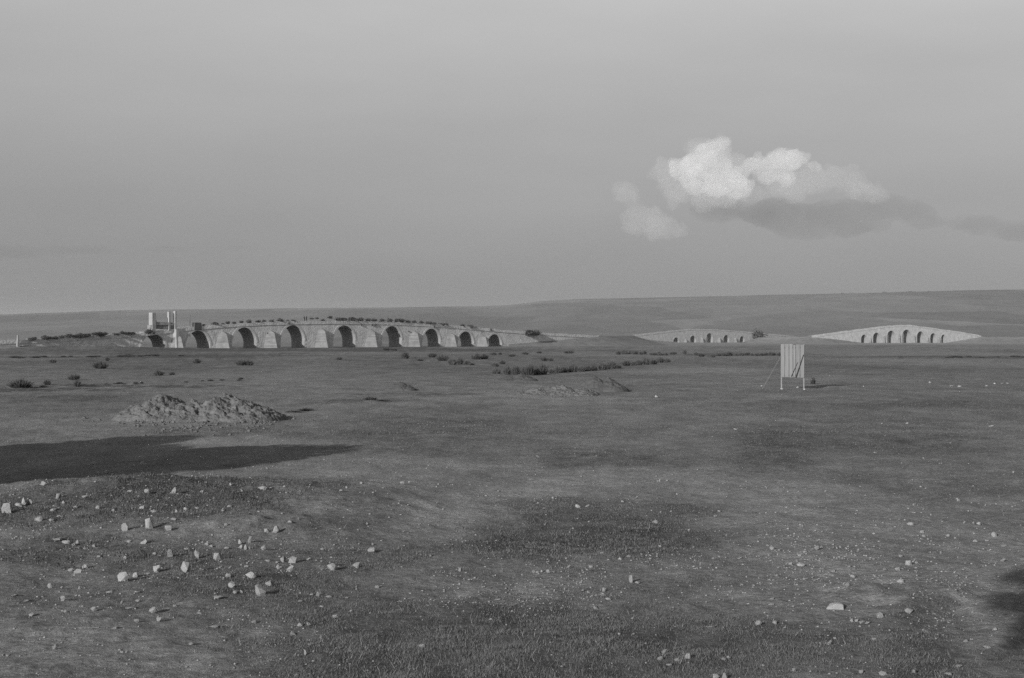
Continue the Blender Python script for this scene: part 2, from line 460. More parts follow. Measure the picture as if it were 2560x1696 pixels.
def bridge(name, P, d, width, arches, tops, ends, label, cut_from, cut_nose, cut_h, mats, ring_mat):
    """arches: (column of right jamb, span, crown row) ; tops: (column, row) of the parapet line"""
    ang = math.atan2(d[1], d[0])
    root = empty(name, (P[0], P[1], 0), ang)
    tag(root, label, 'bridge')
    def zrow(s, row):
        Y = P[1] + s * d[1]
        return CH + (CY - row) * Y / F
    prof = []
    for u, row in tops:
        s = solve_s(P, d, u); prof.append((s, zrow(s, row)))
    prof.sort()
    ps, pz = [a for a, _ in prof], [c for _, c in prof]
    PAR = 0.95
    def ztop(s): return float(np.interp(s, ps, pz)) - PAR
    ops = []
    for u, span, row in arches:
        s1 = solve_s(P, d, u)
        ops.append((s1 - span, s1, zrow(s1 - span / 2, row)))
    ops.sort()
    s0, s9 = ps[0], ps[-1]
    # outline of the underside from left end to right end
    seq = [(s0, -1.5)]
    for a, c, zc in ops:
        r = (c - a) / 2
        spring = max(0.6, zc - r * 0.98)
        seq.append((a, -1.5))
        N = 18
        for k in range(N + 1):
            q = math.cos(math.pi * (1 - k / N))
            # slightly pointed arch
            zz = spring + (zc - spring) * (1 - abs(q) ** 1.9) ** 0.56
            seq.append((a + r + r * q, zz))
        seq.append((c, -1.5))
    seq.append((s9, -1.5))
    # refine long straight runs so that the hump is followed
    fine = [seq[0]]
    for (a, za), (c, zc) in zip(seq, seq[1:]):
        if za == zc and c - a > 3:
            k = int((c - a) / 2.5) + 1
            for i in range(1, k): fine.append((a + (c - a) * i / k, za))
        fine.append((c, zc))
    V, Fc = [], []
    for s, zb in fine:
        zt = max(ztop(s), zb + 0.05)
        V += [(s, 0, zb), (s, 0, zt), (s, width, zb), (s, width, zt)]
    for i in range(len(fine) - 1):
        a, c = 4 * i, 4 * (i + 1)
        if abs(fine[i][0] - fine[i + 1][0]) > 1e-6:
            Fc += [(a, c, c + 1, a + 1), (c + 2, a + 2, a + 3, c + 3), (a + 1, c + 1, c + 3, a + 3)]
    Fc += [(0, 1, 3, 2), (4 * len(fine) - 4, 4 * len(fine) - 2, 4 * len(fine) - 1, 4 * len(fine) - 3)]
    link('wall', mesh_pd('wall', V, Fc), mats, root)
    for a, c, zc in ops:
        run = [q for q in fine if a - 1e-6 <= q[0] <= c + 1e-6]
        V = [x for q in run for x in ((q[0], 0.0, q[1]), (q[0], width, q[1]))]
        link('vault', mesh_pd('vault', V, [(2 * i + 1, 2 * i + 3, 2 * i + 2, 2 * i) for i in range(len(run) - 1)]), M_vault_shade, root)
    # parapets, standing a little proud of the wall with a string course below
    for side in (0, 1):
        y0, y1 = ((-0.18, 0.32) if side == 0 else (width - 0.32, width + 0.18))
        V, Fc = [], []
        ss = np.arange(s0, s9 + 0.01, 1.6)
        for k, s in enumerate(ss):
            z = ztop(s)
            jag = 0.16 * float(vnoise(s * 0.6, side * 9.0, 81)) + (0.22 if vnoise(s * 0.17, side * 5 + 3, 83) < 0.28 else 0)
            V += [(s, y0, z - 0.25), (s, y1, z - 0.25), (s, y1, z + PAR - jag), (s, y0, z + PAR - jag)]
            if k:
                a, c = 4 * (k - 1), 4 * k
                Fc += [(a, c, c + 3, a + 3), (a + 3, c + 3, c + 2, a + 2), (a + 2, c + 2, c + 1, a + 1), (a + 1, c + 1, c, a)]
        e = 4 * (len(ss) - 1)
        Fc += [(3, 2, 1, 0), (e, e + 1, e + 2, e + 3)]
        link('parapet', mesh_pd('parapet', V, Fc), mats, root)
    # roadway
    V, Fc = [], []
    for k, s in enumerate(np.arange(s0, s9 + .01, 3.0)):
        z = ztop(s) + 0.06
        V += [(s, 0.4, z), (s, width - 0.4, z)]
        if k: Fc.append((2 * k - 2, 2 * k, 2 * k + 1, 2 * k - 1))
    link('roadway', mesh_pd('roadway', V, Fc), M_road, root)
    # rings of voussoirs
    for a, c, zc in ops:
        r = (c - a) / 2
        spring = max(0.6, zc - r * 0.98)
        V, Fc = [], []
        N = 18
        th = min(0.7, 0.11 * (c - a))
        for k in range(N + 1):
            q = math.cos(math.pi * (1 - k / N))
            zi = spring + (zc - spring) * (1 - abs(q) ** 1.9) ** 0.56
            g = (1 + th / r)
            xi, xo = a + r + r * q, a + r + r * q * g
            zo = zi + th * math.sqrt(max(0, 1 - q * q))
            V += [(xi, -0.07, zi + .004), (xo, -0.07, zo + .004), (xi, 0.1, zi + .004), (xo, 0.1, zo + .004)]
            if k:
                p, w = 4 * (k - 1), 4 * k
                Fc += [(p, w, w + 1, p + 1), (p + 1, w + 1, w + 3, p + 3), (p + 2, w + 2, w, p)]
        link('arch_ring', mesh_pd('arch_ring', V, Fc), ring_mat, root)
    # cutwaters on the piers
    for (a0, a1, z1), (b0, b1, z2) in zip(ops, ops[1:]):
        c_at = a1 + (b0 - a1) * 0.56
        w0, w1 = c_at - cut_from / 2, min(c_at + cut_from / 2, b0 - 0.3)
        h = cut_h * min(z1, z2) * (0.84 + 0.26 * float(vnoise(c_at * 0.37, 2.5, 88)))
        mid = (w0 + w1) / 2
        cap = 0.7 + 0.12 * h
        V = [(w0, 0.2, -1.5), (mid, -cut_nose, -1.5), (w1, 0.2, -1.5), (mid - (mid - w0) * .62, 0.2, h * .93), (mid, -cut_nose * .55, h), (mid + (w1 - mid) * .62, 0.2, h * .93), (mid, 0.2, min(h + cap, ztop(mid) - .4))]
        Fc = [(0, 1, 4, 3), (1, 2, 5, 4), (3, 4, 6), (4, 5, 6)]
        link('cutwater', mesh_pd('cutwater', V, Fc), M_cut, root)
    return root, ztop, ang

D1 = Vector((0.6293, 0.7771)).normalized()
P1 = ((888 - CX) / F * 510, 510.0)
A1 = [(414, 9.0, 834.6), (525, 9.8, 826), (641, 10.4, 818), (761, 10.8, 812.5), (888, 10.8, 813), (1004, 10.4, 814.5), (1101, 10.2, 821), (1184, 9.6, 828), (1254, 9.0, 835)]
T1 = [(-60, 850), (80, 847), (200, 840), (310, 833), (380, 828), (440, 820), (500, 814), (560, 809), (660, 803.5), (760, 801.5), (850, 801), (950, 802.5), (1060, 807), (1130, 812), (1200, 818), (1280, 825), (1350, 830), (1420, 834), (1500, 838)]
b1, ztop1, ang1 = bridge('stone_bridge', P1, D1, 6.6, A1, T1, None,
    'long humped stone bridge with nine tall arches and pointed cutwaters', 6.4, 4.0, 0.78, M_stone, M_ring)
D2 = Vector((0.72, 0.694)).normalized()
P2 = ((1781 - CX) / F * 1250, 1250.0)
A2 = [(1698, 8.0, 843), (1740, 8.5, 838.5), (1782, 9.5, 832.5), (1823, 8.5, 837), (1861, 7.0, 840)]
T2 = [(1530, 842), (1600, 836), (1690, 825), (1740, 821), (1790, 822.5), (1850, 826.5), (1900, 831), (1960, 837), (2010, 842)]
b2, ztop2, ang2 = bridge('stone_bridge', P2, D2, 6.0, A2, T2, None,
    'low distant stone bridge with five small arches', 4.6, 2.6, 0.62, M_stone_far, M_stone_far)
D3 = Vector((0.85, 0.527)).normalized()
P3 = ((2277 - CX) / F * 1120, 1120.0)
A3 = [(2167, 6.0, 836), (2200, 7.5, 831), (2238, 9.0, 826), (2277, 9.5, 823.5), (2310, 8.0, 828), (2340, 6.5, 832.5), (2363, 4.5, 836)]
T3 = [(2030, 840), (2100, 830), (2170, 820.5), (2225, 814), (2272, 811), (2330, 818.5), (2400, 828.5), (2455, 838)]
b3, ztop3, ang3 = bridge('stone_bridge', P3, D3, 7.0, A3, T3, None,
    'steep peaked stone bridge with seven arches, beyond the plank board', 3.2, 1.4, 0.6, M_stone_far, M_stone_far)

def wpt(P, d, s, t=0.0):
    return Vector((P[0] + d[0] * s - d[1] * t, P[1] + d[1] * s + d[0] * t))

# grassed embankments that carry the road between the bridges
M_bankm = gray_mat('embankment_turf', 0.13, 0.21, 0.25, bump=0.15, bscale=1.5)
M_track = gray_mat('pale_track', 0.30, 0.40, 0.2)
def embankment(pts, label):
    """pts: (x, y, crest height)"""
    V, Fc = [], []
    P = [Vector(p) for p in pts]
    dense = []
    for a, c in zip(P, P[1:]):
        k = max(2, int((c - a).length / 14))
        for i in range(k): dense.append(a.lerp(c, i / k))
    dense.append(P[-1])
    for i, p in enumerate(dense):
        q0, q1 = dense[max(0, i - 1)], dense[min(len(dense) - 1, i + 1)]
        dr = Vector((q1.x - q0.x, q1.y - q0.y)).normalized()
        nn = Vector((-dr.y, dr.x))
        h = p.z + 0.3 * float(fbm(p.x / 20, p.y / 20, 91, 3))
        sp = 1.0
        for off, z in ((-3.1 - sp * (1 + 4.5 * h), -0.9), (-3.05 - sp * (.9 + 1.9 * h), h * .42), (-3.0 - .5 * sp, h), (-2.7, h + .5 * sp), (-2.4, h + .1), (2.8, h), (3.0 + sp * (1 + 2.6 * h), -0.9)):
            j = 0.5 * sp * float(fbm(p.x / 9 + off, p.y / 9, 93, 3))
            V.append((p.x + nn.x * (off + j), p.y + nn.y * (off + j), z + 0.25 * j))
        if i:
            for k in range(6):
                a, c = 7 * (i - 1) + k, 7 * i + k
                Fc.append((a, c, c + 1, a + 1))
    o = link('embankment', mesh_pd('embankment', V, Fc, True), M_bankm)
    return tag(o, label, kind='structure')

e1 = wpt(P1, D1, solve_s(P1, D1, 1500), 3.0); e0 = wpt(P1, D1, solve_s(P1, D1, -60), 3.0)
f0 = wpt(P2, D2, solve_s(P2, D2, 1530), 3.0); f1 = wpt(P2, D2, solve_s(P2, D2, 2010), 3.0)
g0 = wpt(P3, D3, solve_s(P3, D3, 2030), 3.5); g1 = wpt(P3, D3, solve_s(P3, D3, 2455), 3.5)
embankment([(e1.x - 40, e1.y - 50, .1), (e1.x, e1.y, 4.0), (e1.x + 20, e1.y + 60, 4.4), (f0.x - 20, f0.y - 40, 4.2), (f0.x, f0.y, 4.2), (f0.x + 60, f0.y + 58, .1)],
           'long low causeway bank joining the near bridge to the small distant one')
embankment([(f1.x - 48, f1.y - 46, .1), (f1.x, f1.y, 4.0), (f1.x + 10, f1.y - 60, 3.6), (g0.x - 30, g0.y + 30, 3.8), (g0.x, g0.y, 4.6), (g0.x + 44, g0.y + 27, .1)],
           'grassed causeway bank between the two distant bridges')
embankment([(g1.x - 36, g1.y - 22, .1), (g1.x, g1.y, 4.8), (g1.x + 160, g1.y + 60, 4.0), (g1.x + 700, g1.y + 100, 3.0)],
           'grassed causeway bank running on from the peaked bridge')
embankment([(e0.x + 26, e0.y + 32, .1), (e0.x, e0.y, 1.9), (e0.x - 300, e0.y - 60, 1.6), (e0.x - 900, e0.y - 60, 1.4)],
           'low grassed causeway bank leading up to the nine arched bridge')

# ruined whitewashed kiosk on the nine arched bridge
def boxm(name, x0, x1, y0, y1, z0, z1, mat, parent, taper=0.0, bev=0.0):
    bm = bmesh.new()
    bmesh.ops.create_cube(bm, size=1)
    for v in bm.verts:
        k = 1 - (taper if v.co.z > 0 else 0)
        v.co = ((x0 + x1) / 2 + v.co.x * (x1 - x0) * k, (y0 + y1) / 2 + v.co.y * (y1 - y0) * k, (z0 + z1) / 2 + v.co.z * (z1 - z0))
    if bev: bmesh.ops.bevel(bm, geom=bm.edges[:], offset=bev, segments=1, affect='EDGES')
    me = bpy.data.meshes.new(name); bm.to_mesh(me); bm.free()
    return link(name, me, mat, parent)

def s_at(u): return solve_s(P1, D1, u)
sk = s_at(405)
kio = empty('ruined_kiosk', (*wpt(P1, D1, sk), 0), ang1)
tag(kio, 'ruined whitewashed kiosk of bare pillars standing on the nine arched bridge', 'kiosk')
def ks(u): return s_at(u) - sk
def kz(row, u): return CH + (CY - row) * (P1[1] + s_at(u) * D1[1]) / F
def kbox(name, u0, u1, r0, r1, y0, y1, mat=M_white, **k):
    return boxm(name, ks(u0), ks(u1), y0, y1, kz(r1, u0), kz(r0, u0), mat, kio, **k)
kbox('pillar', 378, 387, 781, 830, -0.6, 1.2)
kbox('pillar', 420, 424, 779, 826, -0.5, 0.4)
kbox('pillar', 434.5, 438, 777, 826, -0.7, 0.2)
kbox('low_wall', 387, 420, 804.5, 812, -0.4, 0.4)
kbox('broken_shoulder', 387, 391, 800, 812, -0.35, 0.35, taper=0.4)
kbox('lintel', 424, 434.5, 806, 811, -0.4, 0.3)
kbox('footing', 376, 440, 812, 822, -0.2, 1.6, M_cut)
# great buttress under the kiosk
V = [(ks(432), 0.1, -1.5), (ks(430), -2.4, -1.5), (ks(447), -2.4, -1.5), (ks(462), 0.1, -1.5),
     (ks(433), 0.1, kz(822, 434)), (ks(435.5), -1.0, kz(823, 434)), (ks(441), -1.0, kz(823, 434)), (ks(443), 0.1, kz(822, 434))]
link('buttress', mesh_pd('buttress', V, [(0, 1, 5, 4), (1, 2, 6, 5), (2, 3, 7, 6), (4, 5, 6, 7)]), M_white, kio)

blk = boxm('parapet_shadow_block', -1.5, 1.5, -0.35, 0.9, -1.6, 0.8, M_shadow_block, None, taper=0.06, bev=0.08)  # dark block takes the place of the kiosk's shadow on the parapet
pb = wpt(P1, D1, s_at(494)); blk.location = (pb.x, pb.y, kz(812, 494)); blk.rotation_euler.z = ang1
tag(blk, 'stone block coloured dark as shadow, rising from the parapet beside the kiosk', 'stone block')
pole = boxm('thin_pole', -0.06, 0.06, -0.06, 0.06, -4.3, 3.2, M_bark, None, taper=0.3)
pb = wpt(P1, D1, s_at(481), 1.2); pole.location = (pb.x, pb.y, kz(808, 481)); pole.rotation_euler.z = ang1
tag(pole, 'thin bare pole standing on the bridge beside the dark block', 'pole')
mk = boxm('marker_stone', -0.45, 0.45, -0.3, 0.3, -3.5, 1.0, M_white, None, taper=0.45, bev=0.05)
pb = wpt(P1, D1, s_at(42), -0.6); mk.location = (pb.x, pb.y, kz(846, 42)); mk.rotation_euler.z = ang1
tag(mk, 'small white tapering marker stone at the low end of the causeway', 'marker stone')

# two people on the crown of the bridge
def person(u, row_foot, h, lean, label):
    s = s_at(u)
    p = wpt(P1, D1, s, 0.07)
    root_z = ztop1(s) + 0.80
    js = {'pel': (0, 0, .53), 'spi': (0, .01, .63), 'che': (lean, .0, .76), 'nec': (lean, 0, .85), 'hea': (lean, -.01, .90), 'top': (lean, -.01, .965),
          'ls': (-.10 + lean, 0, .80), 'le': (-.135 + lean, .02, .64), 'lh': (-.12, -.03, .49), 'lf': (-.115, -.045, .45),
          'rs': (.10 + lean, 0, .80), 're': (.14 + lean, .02, .64), 'rh': (.12, -.03, .50), 'rf': (.115, -.045, .455),
          'lp': (-.05, 0, .50), 'lk': (-.06, -.01, .28), 'la': (-.06, .01, .045), 'lt': (-.065, -.08, .02),
          'rp': (.05, 0, .50), 'rk': (.065, -.02, .28), 'ra': (.07, .02, .045), 'rt': (.08, -.07, .02)}
    rad = {'pel': .085, 'spi': .08, 'che': .09, 'nec': .035, 'hea': .055, 'top': .04, 'ls': .045, 'le': .034, 'lh': .025, 'lf': .02, 'rs': .045, 're': .034, 'rh': .025,
           'rf': .02, 'lp': .06, 'lk': .043, 'la': .03, 'lt': .022, 'rp': .06, 'rk': .043, 'ra': .03, 'rt': .022}
    ed = [('pel', 'spi'), ('spi', 'che'), ('che', 'nec'), ('nec', 'hea'), ('hea', 'top'), ('che', 'ls'), ('ls', 'le'), ('le', 'lh'), ('lh', 'lf'), ('che', 'rs'), ('rs', 're'),
          ('re', 'rh'), ('rh', 'rf'), ('pel', 'lp'), ('lp', 'lk'), ('lk', 'la'), ('la', 'lt'), ('pel', 'rp'), ('rp', 'rk'), ('rk', 'ra'), ('ra', 'rt')]
    ks_ = list(js)
    me = bpy.data.meshes.new('person')
    me.from_pydata([tuple(c * h for c in js[k]) for k in ks_], [(ks_.index(a), ks_.index(c)) for a, c in ed], [])
    me.materials.append(M_cloth)
    o = bpy.data.objects.new('person', me)
    COL.objects.link(o)
    o.location = (p.x, p.y, root_z); o.rotation_euler.z = ang1
    o.modifiers.new('skin', 'SKIN'); sb = o.modifiers.new('sub', 'SUBSURF'); sb.levels = sb.render_levels = 1
    for i, k in enumerate(ks_):
        me.skin_vertices[0].data[i].radius = (rad[k] * h, rad[k] * h)
    me.skin_vertices[0].data[0].use_root = True
    tag(o, label, 'person', 'people on the bridge')
person(761.5, 795, 1.85, -.05, 'person in dark clothes leaning left on the bridge crown, the one nearer the kiosk')
person(766.5, 795, 1.85, .02, 'person in dark clothes upright on the bridge crown, the one farther from the kiosk')

# ------------------------------------------------------------------ shrubs and rush tussocks
def leaf_clump(nleaf, rx, ry, rz, leaf, seed, lobe=1.0):
    r = np.random.default_rng(seed)
    d = r.normal(size=(nleaf, 3)); d /= np.linalg.norm(d, axis=1)[:, None]
    lob = 1 + lobe * (0.28 * np.sin(d[:, 0] * 4 + seed) * np.cos(d[:, 1] * 3.3 + seed * 2) + 0.14 * np.sin(d[:, 2] * 9 + seed))
    rad = r.random(nleaf) ** 0.45 * lob
    c = d * rad[:, None] * np.array([rx, ry, rz]) + np.array([0, 0, rz * 0.72])
    c[:, 2] = np.maximum(c[:, 2], 0.02)
    a = r.normal(size=(nleaf, 3)); a /= np.linalg.norm(a, axis=1)[:, None]
    e = np.cross(a, d); e /= (np.linalg.norm(e, axis=1)[:, None] + 1e-6)
    sz = leaf * (0.6 + 0.8 * r.random(nleaf))[:, None]
    v = np.stack([c - a * sz, c + e * sz * .6, c + a * sz, c - e * sz * .6], 1).reshape(-1, 3)
    return mesh_np('shrub_foliage', v, np.arange(nleaf * 4).reshape(-1, 4), 4)

def rush_mesh(nbl, rad, h, seed, wid=0.02):
    r = np.random.default_rng(seed)
    an = r.random(nbl) * 2 * math.pi
    rr = np.sqrt(r.random(nbl)) * rad * 0.62
    b0 = np.stack([np.cos(an) * rr, np.sin(an) * rr, np.zeros(nbl)], 1)
    spread = 0.75 * rad * (0.3 + r.random(nbl)) * (rr / (rad * .62) + 0.1)
    hh = h * (0.5 + 0.5 * r.random(nbl)) * (1 - 0.45 * (rr / (rad * 0.62)) ** 2)
    tip = b0 + np.stack([np.cos(an) * spread, np.sin(an) * spread, hh], 1)
    pa = r.random(nbl) * math.pi
    w = np.stack([np.cos(pa), np.sin(pa), np.zeros(nbl)], 1) * wid
    mid = b0 * .55 + tip * .45 + np.array([0, 0, 1]) * (hh * .12)[:, None]
    v = np.stack([b0 - w, b0 + w, mid + w * .9, tip, mid - w * .9], 1).reshape(-1, 3)
    i = np.arange(nbl)[:, None] * 5
    tri = np.concatenate([i + np.array([[0, 1, 2]]), i + np.array([[0, 2, 4]]), i + np.array([[4, 2, 3]])], 0)
    return mesh_np('rush_blades', v, tri, 3)

RUSH = [rush_mesh(420, .5, .8, 100 + k, .017) for k in range(5)]
BUSH = [leaf_clump(420, .5, .5, .5, .09, 200 + k) for k in range(5)]
for q in RUSH: q.materials.append(M_rush)
for q in BUSH: q.materials.append(M_bush)

def put(name, me, loc, w, h, label, cat, group, base_w=1.0, base_h=0.8):
    o = bpy.data.objects.new(name, me)
    COL.objects.link(o)
    o.location = loc
    o.scale = (w / base_w, w / base_w, h / base_h)
    o.rotation_euler.z = random.random() * 6.28
    return tag(o, label, cat, group)

def rush_px(u, v, wpx, hpx, label, group):
    p = ground_at(u, v)
    k = p.y / F
    if label.startswith('*'):
        wm, hm = wpx * k, hpx * k
        label = ('broad' if wm > 1.0 else 'narrow' if wm < .62 else 'middling') + ' ' + ('tall' if hm / wm > .72 else 'low' if hm / wm < .5 else 'rounded') + ' ' + label[1:]
    return put('rush_tussock', random.choice(RUSH), (p.x, p.y, p.z - .03), wpx * k, hpx * k * 1.4, label, 'tussock', group)

G1 = 'rushes in the dark row beyond the earth mounds'
for u, v, w, h in [(1240, 934, 24, 14), (1268, 936, 24, 20), (1290, 937, 24, 22), (1312, 937, 20, 20), (1326, 938, 26, 26), (1342, 937, 20, 18), (1356, 936, 28, 25), (1378, 933, 16, 12),
                   (1394, 932, 26, 17), (1410, 931, 22, 15), (1431, 930, 28, 20), (1452, 928, 20, 13), (1468, 927, 22, 14), (1484, 926, 22, 14), (1505, 924, 26, 19), (1518, 922, 18, 13),
                   (1530, 921, 26, 18), (1546, 920, 16, 9), (1566, 914, 22, 13), (1584, 913, 18, 11), (1598, 912, 18, 13), (1614, 911, 22, 18), (1634, 910, 20, 12), (1650, 906, 20, 14), (1668, 905, 16, 9)]:
    rush_px(u, v, w, h, '*dark rush tussock in the long row ' + ('straight behind the low dark bank' if u < 1345 else 'behind the dark peaked mound' if u < 1500 else 'past the dark peaked mound'), G1)
G2 = 'rushes scattered before the long bridge'
for u, v, w, h in [(1013, 896, 20, 16), (1081, 893, 24, 11), (1107, 902, 32, 16), (1130, 912, 24, 17), (1150, 910, 18, 16), (1167, 911, 16, 11), (1190, 898, 26, 15), (1210, 897, 24, 13),
                   (966, 876, 18, 8), (986, 876, 16, 6), (1050, 902, 16, 6), (1233, 887, 18, 8), (1250, 886, 10, 6), (1278, 891, 20, 7), (1312, 886, 20, 8), (1348, 883, 14, 6), (1238, 916, 18, 10),
                   (1256, 910, 16, 10), (1360, 902, 18, 10), (1377, 902, 14, 8), (1420, 883, 26, 8), (848, 899, 16, 8), (1180, 912, 14, 5)]:
    rush_px(u, v, w, h, '*dark rush tussock on open plain before the ' + ('seventh arch from the kiosk' if u < 1100 else 'last two arches from the kiosk' if u < 1240 else 'bridge end with the wide shrub'), G2)
G3 = 'far line of rushes'
for k in range(34):
    u = 1545 + k * 8.4 + random.uniform(-3, 3); v = 886 - 3.0 * math.sin(k * .4) * 0.6 + random.uniform(-1.5, 1.5)
    if random.random() < .8:
        rush_px(u, v + (4 if k > 20 else 0), random.uniform(10, 19), random.uniform(5, 10), 'small dark rush tussock in the far line left of the plank board', G3)
for k in range(11):
    rush_px(1842 + k * 10.5 + random.uniform(-3, 3), 888.5 + random.uniform(-.6, .6), random.uniform(12, 18), random.uniform(6, 9), 'small dark rush tussock in the far line left of the plank board', G3)
G4 = 'rushes on the left of the plain'
for u, v, w, h, lb in [(251, 921, 36, 18, 'round dark rush tussock right of the pale speck, alone on the left plain'), (601, 913, 24, 15, 'left one of two touching dark rush tussocks before the bridge buttresses'),
                       (622, 913, 24, 14, 'right one of two touching dark rush tussocks before the bridge buttresses'), (492, 908, 20, 13, 'small faint rush tussock left of the touching pair'),
                       (50, 969, 58, 22, 'broad low dark rush clump on the left plain, the widest there'), (193, 966, 20, 18, 'upright dark rush tussock right of the broad low clump'),
                       (185, 950, 28, 16, 'faint grey rush tussock behind the upright dark one'), (118, 961, 18, 12, 'small faint rush tussock between the broad clump and the upright one'),
                       (397, 938, 26, 15, 'dark rush tussock on the dry plain above the lumpy mound'), (430, 937, 14, 9, 'small rush tussock touching the one above the lumpy mound'),
                       (131, 906, 18, 9, 'small dark rush tussock by the dark turf streak on the left plain'), (268, 902, 10, 10, 'narrow rush tussock just behind the round one')]:
    rush_px(u, v, w, h, lb, 'rushes on the left plain')
for k in range(26):
    u = random.uniform(20, 470); v = 894 - (u - 20) * 0.012 + random.uniform(-1.2, 1.2)
    rush_px(u, v, random.uniform(10, 26), random.uniform(3, 5.5), 'low dark tussock in the turf streak below the causeway', 'tussocks in the streak below the causeway')
for k in range(26):
    u = random.uniform(40, 640); v = 970 - (u - 40) * 0.036 + random.uniform(-1.5, 1.5)
    rush_px(u, v, random.uniform(8, 18), random.uniform(3, 6), 'low dark tussock in the thin line behind the lumpy mound', 'tussocks in the line behind the lumpy mound')
for k in range(14):
    rush_px(random.uniform(2330, 2560), 893 + random.uniform(-1, 1), random.uniform(12, 26), random.uniform(3, 5), 'low dark tussock in the line on the plain before the peaked bridge', 'tussocks before the peaked bridge')

for u, v, w, h, lb in [(925, 999, 34, 9, 'low dark clump in the small ditch right of the lumpy mound'), (956, 1003, 34, 5, 'flat dark clump at the end of the small ditch beyond the mound'),
                       (735, 1030, 40, 7, 'flat dark clump at the foot of the lumpy mound'), (765, 1028, 36, 7, 'flat dark clump beside the foot of the lumpy mound, farther out')]:  # the two clumps at the mound's foot stand in for its shadow
    rush_px(u, v, w, h, lb, 'clumps by the lumpy mound')
# shrubs growing on the bridges
ORD = ['first', 'second', 'third', 'fourth', 'fifth', 'sixth', 'seventh', 'eighth', 'ninth']
def bush_on(u, row, wpx, hpx, P, D, t, label, group):
    s = solve_s(P, D, u)
    p = wpt(P, D, s, t)
    k = p.y / F
    z = CH + (CY - row) * p.y / F
    return put('wild_shrub', random.choice(BUSH), (p.x, p.y, z), wpx * k, hpx * k, label, 'shrub', group, 1.0, 0.8)
for u, row, w, h in [(512, 814, 10, 5), (540, 811.5, 18, 8), (560, 810, 10, 4), (572, 808.5, 12, 7), (588, 808, 12, 5), (606, 806, 12, 6), (625, 806, 16, 8), (648, 805, 16, 6), (662, 804, 12, 6),
                     (682, 804, 14, 6), (703, 803, 18, 8), (722, 806, 10, 8), (735, 803, 14, 5), (782, 797, 12, 4), (795, 796, 10, 4), (810, 801.5, 12, 5), (828, 795, 14, 6), (849, 801, 16, 9), (862, 800, 20, 7),
                     (883, 800.5, 22, 9), (904, 801, 20, 8), (923, 801, 16, 6), (938, 801.5, 16, 6), (958, 803, 16, 7), (976, 803.5, 16, 9), (996, 803, 18, 8), (1008, 804, 18, 9), (1022, 806, 14, 7),
                     (1038, 806, 14, 6), (1056, 807, 14, 6), (1074, 809, 18, 7), (1086, 810.5, 16, 6), (1106, 814, 16, 8), (1117, 815, 16, 9), (1159, 817, 14, 8), (1178, 819, 18, 9), (1192, 820, 10, 5), (1212, 823, 8, 5)]:
    bush_on(u, row + 1.0, w, h, P1, D1, 0.5, 'dark wild ' + ('bushy' if w * h > 110 else 'small') + ' shrub on the parapet over the ' + ORD[int(np.argmin([abs(u - (a_[0] - 30)) for a_ in A1]))] + ' arch from the kiosk', 'shrubs along the long bridge parapet')
for u, row, w, h, lb in [(1318, 838, 28, 14, 'left half of the wide dark shrub low on the bridge end wall'), (1335, 838, 24, 12, 'right half of the wide dark shrub low on the bridge end wall')]:
    bush_on(u, row, w, h, P1, D1, -1.2, lb, 'shrubs at the bridge end')
bush_on(1888, 846, 36, 19, P2, D2, -3.0, 'large round dark shrub against the end wall of the five arched bridge', None)
for k in range(30):
    u = random.uniform(60, 372)
    wb = random.uniform(12, 24)
    bush_on(u, np.interp(u, [60, 310, 380], [848, 834, 829]) + random.uniform(0, 4), wb, random.uniform(5, 9), P1, D1, random.uniform(-.8, .2),
            ('wide' if wb > 19 else 'middling' if wb > 15 else 'small') + ' dark wild shrub on the low causeway ' + ('near the white marker stone' if u < 160 else 'midway between marker stone and kiosk' if u < 265 else 'close to the kiosk'), 'shrubs on the low causeway')
for u, row, w, h in [(384, 835, 5, 4), (560, 842, 5, 5), (668, 836, 4, 5), (721, 810, 4, 7), (857, 817, 5, 5), (903, 815, 3, 6), (930, 815, 3, 6), (938, 814, 3, 6), (968, 827, 7, 7), (1021, 830, 3, 4), (1085, 820, 3, 6), (1226, 826, 5, 5)]:
    bush_on(u, row, w, h, P1, D1, -0.25, 'tiny dark plant sprouting from the arch face of the nine arched bridge', 'plants on the bridge face')
for k in range(16):
    u = random.uniform(2080, 2330); row = np.interp(u, [1700, 2000, 2200, 2560], [743, 738, 733, 726])
    Y = 3580; p = Vector(((u - CX) * Y / F, Y, CH + (CY - row) * Y / F - 2))
    put('hilltop_tree', random.choice(BUSH), p, random.uniform(5, 14), random.uniform(3.5, 6), 'tiny dark tree on the skyline of the hills', 'tree', 'trees on the skyline', 1.0, 0.8)

